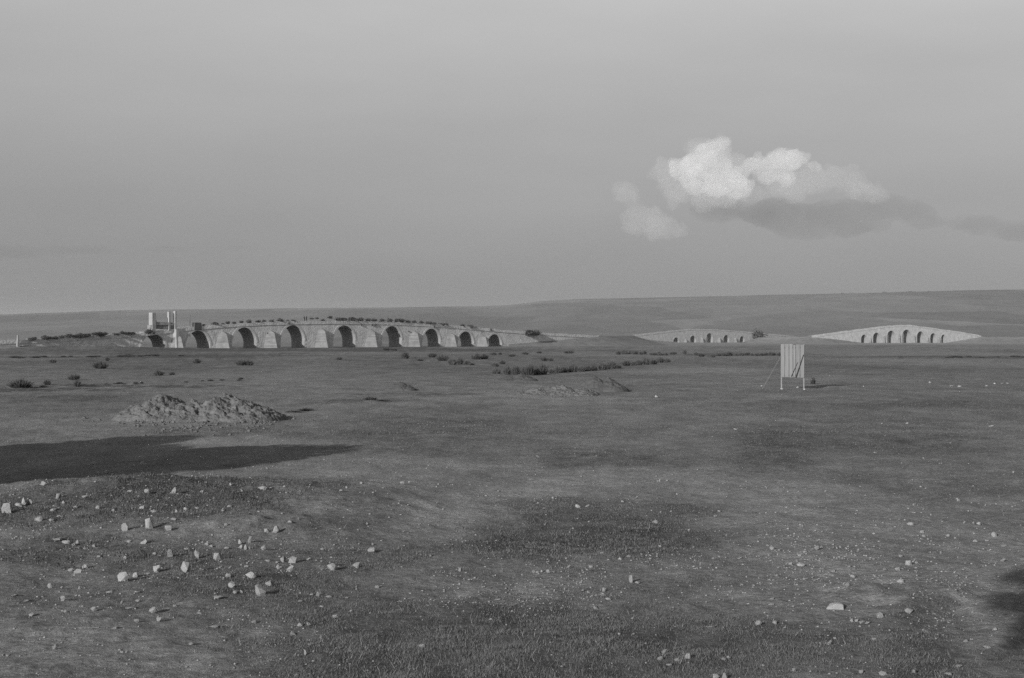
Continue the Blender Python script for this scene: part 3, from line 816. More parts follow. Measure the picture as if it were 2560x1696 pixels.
# ------------------------------------------------------------------ earth mounds
def mound(u, v, wpx, hpx, depth, rough, mat, seed, label, peak=(0.0,), clods=0):
    p = ground_at(u, v)
    k = p.y / F
    rx, h = wpx * k / 2, hpx * k
    ry = depth
    N = 220
    M = 110
    xs = np.linspace(-1, 1, N); ys = np.linspace(-1, 1, M)
    XX, YY = np.meshgrid(xs, ys, indexing='xy')
    d = np.sqrt(XX ** 2 + YY ** 2)
    prof = np.zeros_like(XX)
    for pk in peak:
        cx_, wd, am = pk
        prof = np.maximum(prof, am * np.clip(1 - np.sqrt(((XX - cx_) / wd) ** 2 + (YY / .95) ** 2), 0, 1) ** 0.85)
    nzv = fbm(XX * rx / .55 + seed, YY * ry / .55, seed, 4, 0.6)
    nz2 = fbm(XX * rx / .16 + seed, YY * ry / .16, seed + 5, 3, 0.6)
    Z = h * prof * (1 + 0.0 * d) + rough * h * (nzv * .5 + nz2 * .34) * np.clip(prof * 3.5, 0, 1)
    Z = Z - 0.10 * (1 - np.clip(prof * 8, 0, 1))
    wx, wy = p.x + XX * rx, p.y + YY * ry + ry * 0.55
    Z = Z + gz(wx, wy)
    ix = np.arange(N * M).reshape(M, N)
    q = np.stack([ix[:-1, :-1], ix[:-1, 1:], ix[1:, 1:], ix[1:, :-1]], -1).reshape(-1, 4)
    me = mesh_np('earth_mound', np.stack([XX * rx, YY * ry + ry * .55, Z - p.z], -1).reshape(-1, 3), q, 4)
    o = link('earth_mound', me, mat)
    o.location = p
    return tag(o, label, 'earth mound')
big = mound(485, 1052, 470, 66, 2.3, .42, M_clod, 301, 'wide lumpy mound of pale dry clods beside the deep shadow', [(-.40, .58, .92), (-.1, .55, .78), (.26, .5, 1.0), (.5, .45, .78)])
def clods(parent, u0, u1, v0, v1, nn, seed):
    r = np.random.default_rng(seed)
    u = (u0 + u1) / 2 + (u1 - u0) * .27 * r.normal(size=nn); v = v0 + (v1 - v0) * np.abs(r.normal(0, .42, nn)) * np.exp(-((u - (u0 + u1) / 2) / (u1 - u0)) ** 2 * 2)
    Y = F * CH / (v - CY); X = (u - CX) * Y / F
    sz = .018 + .085 * r.random(nn) ** 4
    base = np.array([[1, 0, .1], [.2, .9, 0], [-.9, .2, .1], [-.1, -1, 0], [.15, .1, .8], [0, 0, -.5]])
    f = np.array([[0, 1, 4], [1, 2, 4], [2, 3, 4], [3, 0, 4], [1, 0, 5], [2, 1, 5], [3, 2, 5], [0, 3, 5]])
    P = base[None] * (.6 + .8 * r.random((nn, 6, 1))) * sz[:, None, None]
    a = r.random(nn)[:, None] * 6.28
    V = np.stack([P[..., 0] * np.cos(a) - P[..., 1] * np.sin(a) + X[:, None], P[..., 0] * np.sin(a) + P[..., 1] * np.cos(a) + Y[:, None], P[..., 2] + (gz(X, Y) + sz * .15)[:, None]], -1)
    V = V.reshape(-1, 3) - np.array(parent.location)
    o = link('clods', mesh_np('clods', V, (np.arange(nn)[:, None, None] * 6 + f[None]).reshape(-1, 3), 3), M_clod, parent)
    o['kind'] = 'stuff'
clods(big, 270, 720, 1040, 1086, 1000, 41)
mound(1002, 976, 96, 24, 1.0, .15, M_earth, 311, 'small smooth dark turfed mound left of the rubbly spoil', [(-.1, .85, 1.0), (.35, .5, .62)])
mound(1508, 980, 150, 40, 1.5, .18, M_earth, 321, 'dark peaked earth mound with pale rubble at its foot', [(-.25, .75, 1.0), (.2, .75, .93)])
spoil = mound(1395, 988, 230, 22, 1.8, .5, M_clod, 331, 'low rubbly spoil heap beside the dark peaked mound', [(-.4, .6, .6), (.1, .6, 1.0), (.5, .45, .8)])
clods(spoil, 1270, 1500, 974, 1000, 350, 43)
mound(1290, 952, 130, 17, 1.6, .25, M_earth, 341, 'low dark bank of earth below the row of rushes', [(-.3, .6, .8), (.2, .7, 1.0)])

# ------------------------------------------------------------------ plank board
def board():
    pr, pl = ground_at(2008, 970), ground_at(1955, 972)
    mid = (pr + pl) / 2
    k = mid.y / F
    ang = -0.12
    root = empty('plank_board', (mid.x, mid.y, mid.z), ang)
    tag(root, 'tall pale board of upright planks on two legs, propped by a pole', 'board')
    wd = 58 * k
    top, bot = 110 * k, 28 * k
    r = random.Random(5)
    edges = [-.5, -.335, -.155, .01, .13, .315, .5]
    for i in range(6):
        x0, x1 = edges[i] * wd + .016, edges[i + 1] * wd - .016
        boxm('plank', x0, x1, -.02 + r.uniform(-.005, .005), .015, bot + r.uniform(-.02, .03), top + r.uniform(-.03, .05), M_plank, root, bev=.006)
    for sx in (-1, 1):
        boxm('post', sx * wd * .475 - .038, sx * wd * .475 + .038, .03, .11, -.25, top + .02, M_post, root, bev=.008)
    for z in (bot + .12, top - .18):
        boxm('cross_rail', -wd * .5, wd * .5, .112, .165, z - .05, z + .05, M_plank, root, bev=.006)
    def rod(name, a, c, rad, mat):
        a, c = Vector(a), Vector(c)
        bm = bmesh.new()
        bmesh.ops.create_cone(bm, cap_ends=True, segments=8, radius1=rad, radius2=rad * .8, depth=(c - a).length)
        me = bpy.data.meshes.new(name); bm.to_mesh(me); bm.free()
        o = link(name, me, mat, root)
        o.matrix_local = Matrix.Translation((a + c) / 2) @ (c - a).to_track_quat('Z', 'Y').to_matrix().to_4x4()
        return o
    rod('stay_pole', (-wd * .95 - .55, -.9, -.05), (-wd * .49, -.02, 82 * k), .010, M_post)
    rod('brace_and_shadow', (wd * .12, -.10, 27 * k), (wd * .455, -.05, 85 * k), .026, M_brace_shadow)  # the pair of dark rods draws a brace and its shadow on the planks
    rod('brace_and_shadow', (-wd * .075, -.09, 30 * k), (wd * .21, -.05, 66 * k), .014, M_brace_shadow)
board()
# low dark plant standing in the board's shadow
p = ground_at(2033, 960)
put('small_shrub', BUSH[1], (p.x, p.y, p.z - .02), .35, .4, 'tiny dark shrub in the shadow of the plank board', 'shrub', None, 1.0, .8)

# ------------------------------------------------------------------ field stones
def rock_mesh(seed, npt=18):
    r = np.random.default_rng(seed)
    p = r.normal(size=(npt, 3)); p /= np.linalg.norm(p, axis=1)[:, None]
    p *= (0.78 + 0.3 * r.random(npt))[:, None]
    bm = bmesh.new()
    for v in p: bm.verts.new(v)
    res = bmesh.ops.convex_hull(bm, input=bm.verts[:])
    bmesh.ops.delete(bm, geom=[g for g in res['geom_interior'] if isinstance(g, bmesh.types.BMVert)], context='VERTS')
    bmesh.ops.recalc_face_normals(bm, faces=bm.faces[:])
    xs = [v.co.x for v in bm.verts]; ys = [v.co.y for v in bm.verts]; zs = [v.co.z for v in bm.verts]
    for v in bm.verts:
        v.co = ((v.co.x - min(xs)) / (max(xs) - min(xs)) - .5, (v.co.y - min(ys)) / (max(ys) - min(ys)) - .5, (v.co.z - min(zs)) / (max(zs) - min(zs)))
    me = bpy.data.meshes.new('field_stone'); bm.to_mesh(me); bm.free()
    me.materials.append(M_rock)
    return me
ROCKS = [rock_mesh(400 + k, 13 + k) for k in range(12)]

def stone(u, v, wpx, hpx, label, group, seed):
    """u, v: photo pixel of the middle of the stone's foot"""
    p = ground_at(u, v)
    k = p.y / F
    r = random.Random(seed)
    o = bpy.data.objects.new('field_stone', ROCKS[r.randrange(len(ROCKS))])
    COL.objects.link(o)
    w = max(wpx * k, .03)
    h = max(hpx * k, .02)
    dep = min(max(w * r.uniform(.6, .95), .03), .5)
    # a low view foreshortens tops a little: the visible height also holds part of the depth
    elev = CH / p.y
    h = max(h - dep * elev * .6, h * .55)
    o.scale = (w, dep, h * 1.4)
    o.rotation_euler = (r.uniform(-.16, .16), r.uniform(-.2, .2), r.uniform(-.35, .35) + (math.pi if r.random() < .5 else 0))
    o.location = (p.x, p.y + dep * .35, p.z - h * .2)
    return tag(o, label, 'stone', group)

def z1(x, y): return x / 3.0386, 1180 + y / 3.0386
S_LEFT = [(52,300,70,70),(135,260,50,25),(178,250,35,50),(222,250,40,35),(290,375,70,35),(335,135,50,30),(435,175,40,40),(1110,140,45,30),(1322,145,45,50),(1535,160,35,20),(1750,110,25,18),
 (1835,150,30,18),(1990,135,80,30),(1080,280,50,22),(1160,305,45,15),(1340,310,30,25),(1740,265,35,15),(950,445,60,60),(1130,430,60,70),(1275,450,55,35),(1320,360,55,20),(1100,550,70,30),
 (980,550,40,20),(1290,650,40,50),(1505,655,40,65),(1640,668,65,50),(1725,590,50,15),(1825,545,25,35),(1900,490,35,45),(2020,450,40,25),(2090,440,50,50),(640,735,50,30),(540,752,50,22),(590,768,60,30),
 (930,828,85,65),(1020,800,50,35),(1190,765,60,50),(1120,780,30,15),(1410,760,70,75),(1735,800,65,30),(1905,805,80,45),(1758,880,55,45),(1980,940,80,80),(2045,865,70,40),(1785,920,35,22),(1830,918,30,20),
 (1650,965,65,25),(705,1055,50,35),(985,1040,80,20),(1160,1070,65,40),(1325,1025,40,18),(1515,1075,50,15),(1925,1150,45,25),(1035,1140,40,22),(1205,1135,40,30),(470,980,35,35),(380,880,35,35),(465,885,25,20),
 (600,890,20,20),(240,1095,40,25),(495,1065,30,20),(415,1350,35,30),(20,1395,24,15),(55,1395,30,15),(1415,1485,25,15),(1625,1180,80,20),(945,660,25,20),(745,645,30,15),(1170,630,40,20),(2000,590,45,30),
 (1415,590,40,14),(1495,280,40,16),(1410,290,40,20),(1690,300,30,12),(1420,170,24,12),(1300,190,24,20),(985,125,40,14),(640,165,50,18),(740,180,36,26),(570,195,36,16),(480,180,24,22),(400,290,50,22),(385,375,36,22),
 (500,545,70,26),(585,550,30,34),(680,545,26,30),(715,575,36,22),(560,560,40,22),(430,520,70,20),(860,290,30,20),(450,340,46,14),(100,945,60,18),(190,985,60,12),(830,915,50,14),(1040,915,46,14),(1045,985,40,18),
 (2080,310,30,12),(1830,580,30,26),(1865,590,26,32),(1890,590,20,20),(1915,590,16,14),(1570,545,36,22),(1600,570,30,18),(1720,410,40,20),(1870,720,36,14),(2030,680,50,16),(1450,1310,40,14),(870,1190,60,16),(720,1190,70,14)]
S_SHADOW = [(235,1160,14,8),(272,1168,10,7),(264,1184,9,7),(327,1164,6,5),(335,1165,6,5),(354,1163,11,8),(245,1183,10,5),(120,1183,12,6)]
def z2(x, y): return 560 + x / 3.0386, 1180 + y / 3.0386
S_MID = [(445,685,45,45),(515,690,55,45),(640,672,45,20),(498,758,55,50),(815,745,75,50),(1000,730,65,45),(1120,605,55,30),(1128,555,20,15),(1090,388,18,18),(745,590,30,15),(1355,92,35,20),(890,145,30,14),
 (930,115,15,12),(1043,80,18,15),(1790,755,28,32),(1160,882,35,20),(710,940,28,28),(795,950,45,12),(845,1105,50,22),(930,960,25,10),(1350,722,20,14),(1505,1335,50,28),(620,1390,18,40),(650,1318,25,12),
 (965,1062,22,15),(740,1025,35,12),(415,735,28,30),(405,690,26,14),(665,935,30,10),(575,985,50,12),(575,1165,40,26),(645,1165,34,24),(520,1235,50,20),(500,370,40,16),(1405,80,14,12),(740,682,16,12),(815,652,28,10),(965,1366,26,10)]
def z3(x, y): return 1160 + x / 3.0386, 1180 + y / 3.0386
S_TURF = [(865,270,40,25),(940,285,35,18),(565,240,25,12),(1205,230,30,14),(1455,390,55,25),(1710,445,20,12),(1050,620,40,15),(1250,645,30,14),(1185,665,30,18),(675,205,20,14),(1425,296,14,10),(1490,568,18,14)]
S_FRONT = [(795,730,30,25),(965,730,45,20),(525,762,28,18),(555,768,28,16),(640,765,30,25),(1275,840,35,50),(1320,848,40,20),(1065,908,28,28),(945,918,30,14),(1095,970,45,15),(1000,1018,35,28),(255,975,45,14),(540,960,30,14),
 (1180,1235,25,14),(440,785,16,12),(590,760,18,16),(1415,660,26,12),(1290,1235,20,12),(1745,575,20,14),(1880,1180,60,12)]
S_NEAR = [(1490,1430,45,30),(1520,1380,40,35),(1620,1435,45,22),(1705,1418,45,38),(1975,1430,40,22),(2010,1415,35,20),(1560,1470,50,14),(1925,1575,72,44),(1985,1575,45,48)]
def z4(x, y): return 1860 + x / 3.0386, 1180 + y / 3.0386
S_RIGHT = [(213,610,38,22),(555,590,45,30),(425,635,30,16),(355,705,40,20),(435,715,70,25),(600,745,60,20),(680,760,45,18),(650,785,90,25),(825,800,45,22),(790,868,45,28),(1195,845,60,32),(1255,708,55,35),
 (1310,692,30,14),(1170,748,40,22),(1075,748,40,18),(1195,645,45,18),(985,665,28,14),(870,605,30,12),(955,583,22,12),(1270,402,60,22),(1352,462,30,18),(1365,490,35,14),(990,470,30,10),(215,970,40,20),
 (210,1010,45,14),(1125,955,55,22),(820,1140,30,25),(860,1145,30,20),(115,1160,50,30),(235,1155,40,25),(655,1310,40,30),(990,1280,35,20),(145,1475,45,18),(690,1268,25,12),(1550,490,24,18),(520,805,20,12),
 (250,792,20,14),(465,610,36,14),(930,640,20,10),(800,745,30,10),(45,545,60,8),(380,1515,36,24),(895,1530,36,26),(900,1155,50,16),(940,1160,40,18)]
S_EDGE = [(1630,225,28,18),(1785,400,35,20),(1745,402,24,14),(1905,500,40,35),(1760,530,40,18),(1850,525,34,10),(1970,680,40,25),(1910,1190,35,25),(1850,1340,80,25),(1640,1485,60,25),(1300,248,36,14),(1690,1300,50,24),
 (1980,565,60,10),(1060,1545,70,30),(1560,1540,60,20),(1290,1525,30,26)]
S_FAR = [(2534,1182,8,6),(2325,957,8,5),(2159,967,5,3),(1838,1073,11,4),(1798,1281,11,6),(2269,1059,13,4),(2381,965,14,3),(2400,966,14,3),(2487,959,7,4),(2467,965,8,3),(2506,959,12,3),(2520,959,10,3),(2189,1132,11,3),
 (1994,970,9,5),(1955,973,10,5),(2011,973,7,4),(1482,983,9,5),(1492,984,7,4),(1641,992,12,7),(1343,1141,5,4),(1905,966,8,4),(2205,1060,6,3),(2480,1066,18,4)]
sid = 0
def stones(lst, conv, wheres, group):
    """wheres: (lowest photo row, where the stone lies)"""
    global sid
    for x, y, w, h in lst:
        u, v = conv(x, y)
        if conv is not zid: w, h = w / 3.0386, h / 3.0386
        sid += 1
        k = ground_at(u, v).y / F
        wm, q = w * k, h / w
        size = 'tiny' if wm < .045 else 'small' if wm < .075 else 'fist-sized' if wm < .115 else 'large' if wm < .17 else 'big'
        shape = 'flat' if q < .36 else 'low' if q < .55 else 'blocky' if q < .85 else 'upright'
        where = next(t for r_, t in wheres if v <= r_)
        if lst is S_FAR: w, h = w * .8, h * .75
        stone(u, v, w, h, f'{size} {shape} pale stone {where}', group, 1000 + sid)
def zid(x, y): return x, y
INF = 1e9
stones(S_LEFT, z1, [(1236, 'along the edge of the deep shadow'), (1300, 'on the dark weedy turf below the deep shadow'), (1382, 'in the rubble between dark weeds and leaning blocks'),
                    (1440, 'among the leaning blocks with long shadows'), (1500, 'on turf just before the leaning blocks'), (INF, 'scattered on the worn turf left of the long grass')], 'stones in the rubble below the deep shadow')
stones(S_SHADOW, zid, [(INF, 'lying inside the deep shadow')], 'stones inside the deep shadow')
stones(S_MID, z2, [(1330, 'on the bare dirt beside the rubble'), (1440, 'beside the trodden track right of the leaning blocks'), (INF, 'on turf between the blocks and long grass')], 'stones beside the bare dirt')
stones(S_TURF, z3, [(1300, 'on the thin strip of turf behind the dark hollow'), (INF, 'on the dark turf of the hollow')], 'stones on the dark turf hollow')
stones(S_FRONT, z3, [(1440, 'in the thin gravel just before the dark hollow'), (INF, 'between thin gravel and long grass')], 'stones in the gravel before the dark turf')
stones(S_NEAR, z3, [(INF, 'lying in the longest grass')], 'stones in the longest grass')
stones(S_RIGHT, z4, [(1345, 'on the dirt behind the gravelly patch'), (1430, 'in the gravelly patch behind the big white slab'), (1530, 'on gravelly ground beside the big white slab'), (INF, 'in the grass before the big white slab')], 'stones on the gravelly ground')
stones(S_EDGE, z4, [(1450, 'on the bare dirt beyond the tree shadow'), (INF, 'on the bare dirt beside the tree shadow')], 'stones on the bare dirt by the tree shadow')
stones(S_FAR, zid, [(1000, 'far out on the plain around the plank board and mounds'), (INF, 'alone on the open plain nearer than the plank board')], 'stones far out on the plain')
sid = 2000
u, v = z4(690, 1042)
slab = stone(u, v, 46, 19, 'big white flat slab lying alone on gravelly ground', None, 77)
rs = np.random.default_rng(5)
bm = bmesh.new()
for px_, py_, pz_ in [(-.5, -.3, 0), (.45, -.5, 0), (.5, .4, 0), (-.3, .5, 0), (-.42, -.2, .35), (.42, -.42, .85), (.46, .3, .9), (.05, -.35, .95), (-.1, .35, .85), (.2, .1, 1.0), (-.3, 0, .6)]:
    bm.verts.new((px_ + rs.uniform(-.03, .03), py_ + rs.uniform(-.03, .03), pz_))
bmesh.ops.convex_hull(bm, input=bm.verts[:])
bmesh.ops.bevel(bm, geom=bm.edges[:], offset=.025, segments=1, affect='EDGES')
bmesh.ops.recalc_face_normals(bm, faces=bm.faces[:])
sm = bpy.data.meshes.new('white_slab'); bm.to_mesh(sm); bm.free(); sm.materials.append(M_rock)
slab.data = sm; slab.rotation_euler = (0, 0, .1); slab.scale.z *= .85
u, v = z4(1260, 1040); stone(u, v, 22, 14, 'rounded grey half-buried stone right of the big white slab', None, 78)
u, v = z4(1035, 1110); stone(u, v, 22, 14, 'grey half-buried stone with a dark hollow behind, near the white slab', None, 79)

# ------------------------------------------------------------------ gravel and grass (nobody could count them)
def sample_ground(nn, vmin, vmax, seed, umin=-120, umax=2680, power=1.0):
    r = np.random.default_rng(seed)
    v = vmin + (vmax - vmin) * r.random(nn) ** power
    u = umin + (umax - umin) * r.random(nn)
    Y = F * CH / (v - CY)
    X = (u - CX) * Y / F
    return X, Y, u, v, r

X, Y, u, v, r = sample_ground(150000, 1090, 1712, 501)
g, pb_ = cover(X, Y)
dens = 0.05 + 0.16 * pb_
for cu, cv, ru_, rv_, s in [(2090, 1420, 380, 110, .9), (1380, 1460, 240, 60, .9), (300, 1280, 460, 110, .75), (650, 1400, 260, 90, .7), (720, 1580, 130, 34, 1.0), (2330, 1560, 160, 60, .6), (1750, 1400, 240, 46, .7), (300, 1480, 320, 70, .5), (1240, 1495, 200, 22, .9)]:
    dens = np.maximum(dens, s * .55 * blob(u + fbm(X, Y, 5) * 60, v + fbm(X, Y, 6) * 25, cu, cv, ru_, rv_, .7))
dens *= 0.25 + 1.5 * np.clip(vnoise(X * 1.3, Y * .9, 77) - .25, 0, 1)
keep = r.random(len(X)) < dens * 0.75
X, Y = X[keep], Y[keep]
nn = len(X)
sz = 0.005 + 0.019 * r.random(nn) ** 4.0
sz *= np.clip(Y / 18., .8, 1.5)
octa = np.array([[1, 0, .1], [0.2, .9, 0], [-.9, .2, .1], [-.1, -1, 0], [.15, .1, .8], [0, 0, -.5]])
of = np.array([[0, 1, 4], [1, 2, 4], [2, 3, 4], [3, 0, 4], [1, 0, 5], [2, 1, 5], [3, 2, 5], [0, 3, 5]])
rot = r.random(nn) * 6.28
P = octa[None] * (0.7 + 0.6 * r.random((nn, 6, 1))) * sz[:, None, None]
c_, s_ = np.cos(rot)[:, None], np.sin(rot)[:, None]
PX = P[..., 0] * c_ - P[..., 1] * s_; PY = P[..., 0] * s_ + P[..., 1] * c_
V = np.stack([PX + X[:, None], PY + Y[:, None], P[..., 2] * .8 + (gz(X, Y) + sz * .1)[:, None]], -1).reshape(-1, 3)
fa = (np.arange(nn)[:, None, None] * 6 + of[None]).reshape(-1, 3)
gv = link('gravel', mesh_np('gravel', V, fa, 3), M_gravel)
tag(gv, 'thin scatter of pale gravel over the trodden dirt', 'gravel', kind='stuff')

def grass(nn, vmin, vmax, seed, hmin, hmax, wid, gmul, name, label, material, power=1.0, gfun=None):
    X, Y, u, v, r = sample_ground(nn, vmin, vmax, seed, power=power)
    g, p = cover(X, Y)
    clump = np.clip(vnoise(X * 3.1, Y * 2.6, seed) * 1.5 - .2, 0, 1)
    k = np.clip((g - .12) * gmul, 0, 1) * (0.25 + .9 * clump) * (1 - .8 * p)
    keep = r.random(nn) < k
    X, Y, g, clump = X[keep], Y[keep], g[keep], clump[keep]
    m_ = len(X)
    h = (hmin + (hmax - hmin) * r.random(m_) ** 1.6) * (.5 + .6 * g) * (.6 + .6 * clump)
    a = r.random(m_) * 6.28
    lean = h * (.25 + .7 * r.random(m_))
    w = wid * (0.6 + .8 * r.random(m_)) * np.clip(Y / 16., .8, 3)
    pa = r.random(m_) * 3.14
    z = gz(X, Y)
    v0 = np.stack([X - np.cos(pa) * w, Y - np.sin(pa) * w, z - .005], -1)
    v1 = np.stack([X + np.cos(pa) * w, Y + np.sin(pa) * w, z - .005], -1)
    v2 = np.stack([X + np.cos(a) * lean, Y + np.sin(a) * lean, z + h], -1)
    V = np.stack([v0, v1, v2], 1).reshape(-1, 3)
    me = mesh_np(name, V, np.arange(m_ * 3).reshape(-1, 3), 3)
    attr(me, 'tone', np.repeat(r.random(m_), 3))
    o = link(name, me, material)
    return tag(o, label, 'grass', kind='stuff'), m_

def blade_mat(name, lo, hi):
    m, n, l, b = new_mat(name)
    a = n.new('ShaderNodeAttribute'); a.attribute_name = 'tone'
    q = n.new('ShaderNodeMapRange'); q.inputs['To Min'].default_value = lo; q.inputs['To Max'].default_value = hi
    l.new(a.outputs['Fac'], q.inputs['Value']); l.new(q.outputs[0], b.inputs['Base Color'])
    return m
M_blade = blade_mat('grass_blades', 0.08, 0.16)
M_straw = blade_mat('straw_blades', 0.16, 0.28)
_, na = grass(520000, 1240, 1712, 601, .010, .032, .0028, 1.5, 'grass', 'short dark grass covering the near ground', M_blade)
_, nb_ = grass(200000, 1060, 1300, 603, .010, .03, .003, 1.5, 'grass', 'short grass on the middle ground', M_blade)
def weeds(nn, seed):
    X, Y, u, v, r = sample_ground(nn, 1190, 1420, seed)
    k = np.zeros(nn)
    for cu, cv, ru_, rv_, q in [(470, 1262, 230, 36, .9), (190, 1290, 190, 30, .5), (1450, 1335, 260, 40, .2), (260, 1385, 240, 26, .25)]:
        k = np.maximum(k, q * blob(u + fbm(X * .8, Y * .6, 15) * 70, v + fbm(X * .8, Y * .6, 16) * 22, cu, cv, ru_, rv_))
    k *= np.clip(vnoise(X * 1.9, Y * 1.5, 21) * 2.2 - .6, 0, 1)
    keep = r.random(nn) < k
    X, Y = X[keep], Y[keep]; m_ = len(X)
    h = .012 + .045 * r.random(m_) ** 2
    a = r.random(m_) * 6.28; pa = r.random(m_) * 3.14; w = .004 + .004 * r.random(m_); z = gz(X, Y); ln = h * .7
    V = np.stack([np.stack([X - np.cos(pa) * w, Y - np.sin(pa) * w, z - .005], -1), np.stack([X + np.cos(pa) * w, Y + np.sin(pa) * w, z - .005], -1),
                  np.stack([X + np.cos(a) * ln + .006, Y + np.sin(a) * ln, z + h], -1), np.stack([X + np.cos(a) * ln - .006, Y + np.sin(a) * ln, z + h * .9], -1)], 1).reshape(-1, 3)
    me = mesh_np('weeds', V, np.arange(m_ * 4).reshape(-1, 4), 4)
    attr(me, 'tone', np.repeat(r.random(m_), 4))
    tag(link('weeds', me, blade_mat('weed_leaves', .045, .10)), 'dark low weeds in patches over the rubble and the hollow', 'weeds', kind='stuff')
weeds(150000, 611)
_, nd_ = grass(110000, 925, 1085, 607, .02, .06, .0032, 1.3, 'grass', 'thin short grass on the open plain', M_blade)
_, nc_ = grass(16000, 1200, 1712, 605, .03, .09, .002, 0.7, 'dry_grass', 'sparse taller dry straw in the near grass', M_straw)
print('grass blades', na, nb_, nc_, 'gravel', nn)

# ------------------------------------------------------------------ outside the frame: what throws the two big shadows
SU = Vector((math.sin(SUN_AZ), math.cos(SUN_AZ))); SV = Vector((math.cos(SUN_AZ), -math.sin(SUN_AZ)))
def suv(u_, v_): return SU * u_ + SV * v_
UB = 9.0
tE = math.tan(SUN_EL)
def tree(loc, crowns, label, seed):
    """crowns: (offset across the light, height of centre, half width, half height)"""
    root = empty('field_tree', loc, -SUN_AZ)
    tag(root, label, 'tree')
    bm = bmesh.new()
    rr = random.Random(seed)
    def limb(a, c, r0, r1):
        a, c = Vector(a), Vector(c)
        ret = bmesh.ops.create_cone(bm, cap_ends=True, segments=10, radius1=r0, radius2=r1, depth=(c - a).length)
        M_ = Matrix.Translation((a + c) / 2) @ (c - a).to_track_quat('Z', 'Y').to_matrix().to_4x4()
        bmesh.ops.transform(bm, matrix=M_, verts=ret['verts'])
    z0 = min(c[1] - c[3] * .5 for c in crowns)
    limb((0, 0, -.4), (.08, 0, z0), .26, .2)
    for ox, zc, rv, rz in crowns:
        for k in range(7):
            a = k * 2.4 + seed
            limb((.08, 0, z0 - .15), (ox + math.cos(a) * rv * .7, math.sin(a) * rv * .7, zc + rz * rr.uniform(-.3, .6)), .1, .03)
    me = bpy.data.meshes.new('trunk'); bm.to_mesh(me); bm.free()
    link('trunk', me, M_bark, root)
    for q, (ox, zc, rv, rz) in enumerate(crowns):
        cr = leaf_clump(9000, rv * .97, rv * .97, rz * .97, .035 * rv + .075, seed + q, .16)
        c = link('crown', cr, M_bush, root)
        c.location = (ox, 0, zc - rz * .72)
tb = suv(-6.0, -0.1)
tree((tb.x, tb.y, 1.4), [(0, 9.1 - 1.4, 4.5, 4.5)], 'broad leafy tree behind the viewpoint', 7)
tb = suv(UB, -25.6)
tree((tb.x, tb.y, 0), [(0, 4.55, 2.9, 2.0)], 'low spreading tree off to the left of the plain', 12)
tb = suv(UB, -30.6)
tree((tb.x, tb.y, 0), [(-.8, 4.5, 2.0, 2.3), (1.4, 4.2, 2.0, 1.75)], 'bushy double crowned tree off to the left of the plain', 21)

# ------------------------------------------------------------------ clouds
def vol_mat(name, dens, col=1.0, aniso=-0.1):
    m = bpy.data.materials.new(name); m.use_nodes = True
    n, l = m.node_tree.nodes, m.node_tree.links
    n.clear()
    o = n.new('ShaderNodeOutputMaterial'); pv = n.new('ShaderNodeVolumePrincipled')
    pv.inputs['Color'].default_value = (col, col, col, 1)
    pv.inputs['Density'].default_value = dens
    pv.inputs['Anisotropy'].default_value = aniso
    l.new(pv.outputs[0], o.inputs['Volume'])
    return m

def cloud_mesh(name, lobes, Yc, dens, disp, vox, seed, parent, grow=1.0, col=1.0, sub=0, aniso=0.0):
    """lobes: (column, row, radius px, stretch) in the photo's sky, set at the distance Yc"""
    k = Yc / F
    r = random.Random(seed)
    bm = bmesh.new()
    O = parent.location
    def ball(x, y, z, rx, ry, rz):
        ret = bmesh.ops.create_icosphere(bm, subdivisions=3, radius=1.0)
        for v in ret['verts']:
            v.co = Vector((x + v.co.x * rx, y + v.co.y * ry, z + v.co.z * rz))
    for u, row, rp, st in lobes:
        x, z, R = (u - CX) * k - O.x, CH + (CY - row) * k - O.z, rp * k * grow
        y = r.uniform(-.6, .6) * R
        ball(x, y, z, R * st, R * max(1, st * .7), R)
        for _ in range(sub):
            a, bq = r.uniform(0, 6.28), r.uniform(-1, 1)
            q = R * r.uniform(.25, .5)
            ball(x + math.cos(a) * R * st * .85, y + bq * R * .8, z + math.sin(a) * R * .85, q, q, q)
    me = bpy.data.meshes.new(name); bm.to_mesh(me); bm.free()
    o = bpy.data.objects.new(name, me); COL.objects.link(o); o.parent = parent
    me.materials.append(vol_mat(name + '_vapour', dens, col, aniso))
    rm = o.modifiers.new('remesh', 'REMESH'); rm.mode = 'VOXEL'; rm.voxel_size = vox
    for sc_, st_ in disp:
        tx = bpy.data.textures.new(name + '_tex', 'CLOUDS'); tx.noise_scale = sc_; tx.noise_depth = 4
        dm = o.modifiers.new('displace', 'DISPLACE'); dm.texture = tx; dm.strength = st_; dm.texture_coords = 'LOCAL'; dm.mid_level = .5
    return o
def cloud_root(name, u, row, Yc, label):
    o = empty(name, ((u - CX) * Yc / F, Yc, CH + (CY - row) * Yc / F))
    return tag(o, label, 'cloud')

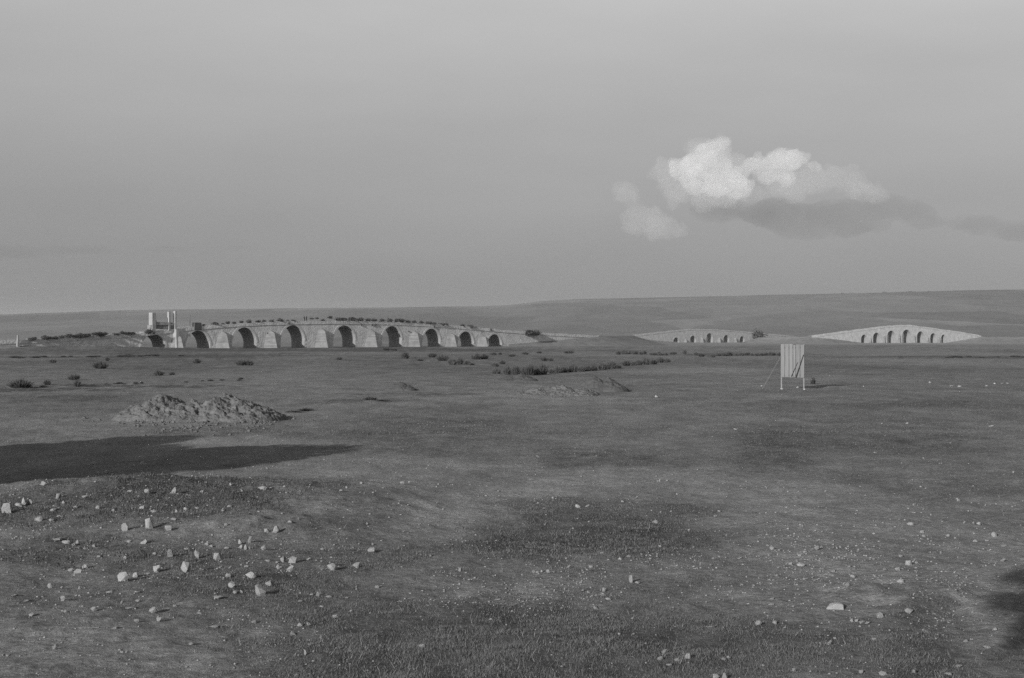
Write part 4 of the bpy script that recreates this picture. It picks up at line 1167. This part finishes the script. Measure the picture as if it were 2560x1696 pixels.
HEAD = [(1795, 368, 30, 1), (1770, 392, 34, 1), (1735, 415, 32, 1.1), (1800, 410, 30, 1.1), (1700, 420, 24, 1.3), (1825, 440, 30, 1.1), (1780, 450, 34, 1.2), (1850, 470, 26, 1.3), (1740, 455, 28, 1.3),
        (1895, 412, 24, 1.3), (1940, 402, 24, 1.3), (1985, 398, 24, 1.3), (1915, 438, 26, 1.3), (2035, 416, 11, 2.4), (1960, 440, 22, 1.4)]
SKIRT = [(1660, 430, 28, 1.4), (1690, 470, 34, 1.5), (1790, 490, 34, 1.8), (1880, 480, 34, 1.5), (1960, 470, 34, 1.5), (2030, 455, 34, 1.4), (2085, 445, 34, 1.2), (2130, 460, 34, 1.2), (2160, 485, 30, 1.5), (1830, 420, 40, 1.4), (1960, 410, 36, 1.8),
         (1760, 400, 52, 1.1), (1560, 485, 30, 1.2), (1600, 540, 30, 1.6), (1650, 565, 30, 1.6), (1580, 570, 20, 1.8), (1700, 575, 16, 2)]
BASE = [(1800, 525, 30, 2.8), (1950, 535, 38, 2.8), (2080, 535, 40, 2.6), (2190, 520, 40, 2.2), (2290, 530, 28, 2.4), (2000, 575, 16, 4.5), (2150, 570, 18, 4.5), (2330, 555, 18, 3), (2440, 560, 24, 3.2), (2560, 575, 26, 3.2), (2680, 590, 30, 3.2)]
cr_ = cloud_root('cumulus_cloud', 1870, 450, 3300, 'bright billowing cumulus cloud above the distant hills')
cloud_mesh('cloud_head', HEAD, 3300, 0.0095, [(60, 34), (22, 24), (9, 11)], 5.0, 1, cr_, sub=4, aniso=-0.1)
cloud_mesh('cloud_fringe', SKIRT, 3310, 0.0034, [(70, 50), (26, 30), (10, 12)], 6.0, 2, cr_, sub=4)
cb_ = cloud_root('cloud_base', 2150, 540, 3420, 'flat underside of the cumulus, shaded by grey colour, trailing off to the right over the hills')
cb_['label'] = 'flat cloud layer, coloured grey for shade, hanging under the bright cumulus'
cloud_mesh('cloud_layer', BASE, 3420, 0.0034, [(80, 46), (28, 22)], 8.0, 3, cb_, col=.30, sub=3)  # low vapour colour paints the shaded underside of the cumulus
st_ = cloud_root('stratus_band', 150, 626, 3800, 'faint grey flat band of cloud low over the hills beyond the kiosk')
cloud_mesh('cloud_layer', [(-250, 628, 20, 7), (0, 628, 17, 7), (200, 624, 13, 7), (420, 622, 9, 8), (600, 620, 6, 9)], 3800, 0.0022, [(90, 22), (30, 9)], 9.0, 4, st_, col=.30)

# ------------------------------------------------------------------ haze
hx, hy0, hy1, hz0, hz1 = 9900, -9400, 12600, -90, 150
bm = bmesh.new(); bmesh.ops.create_cube(bm, size=1)
for v_ in bm.verts:
    v_.co = (v_.co.x * 2 * hx, (hy0 + hy1) / 2 + v_.co.y * (hy1 - hy0), (hz0 + hz1) / 2 + v_.co.z * (hz1 - hz0))
me = bpy.data.meshes.new('haze'); bm.to_mesh(me); bm.free()
hz = link('haze', me, vol_mat('haze_air', 0.00005, 0.98, 0.1))
tag(hz, 'thin pale haze over the whole plain', kind='stuff')
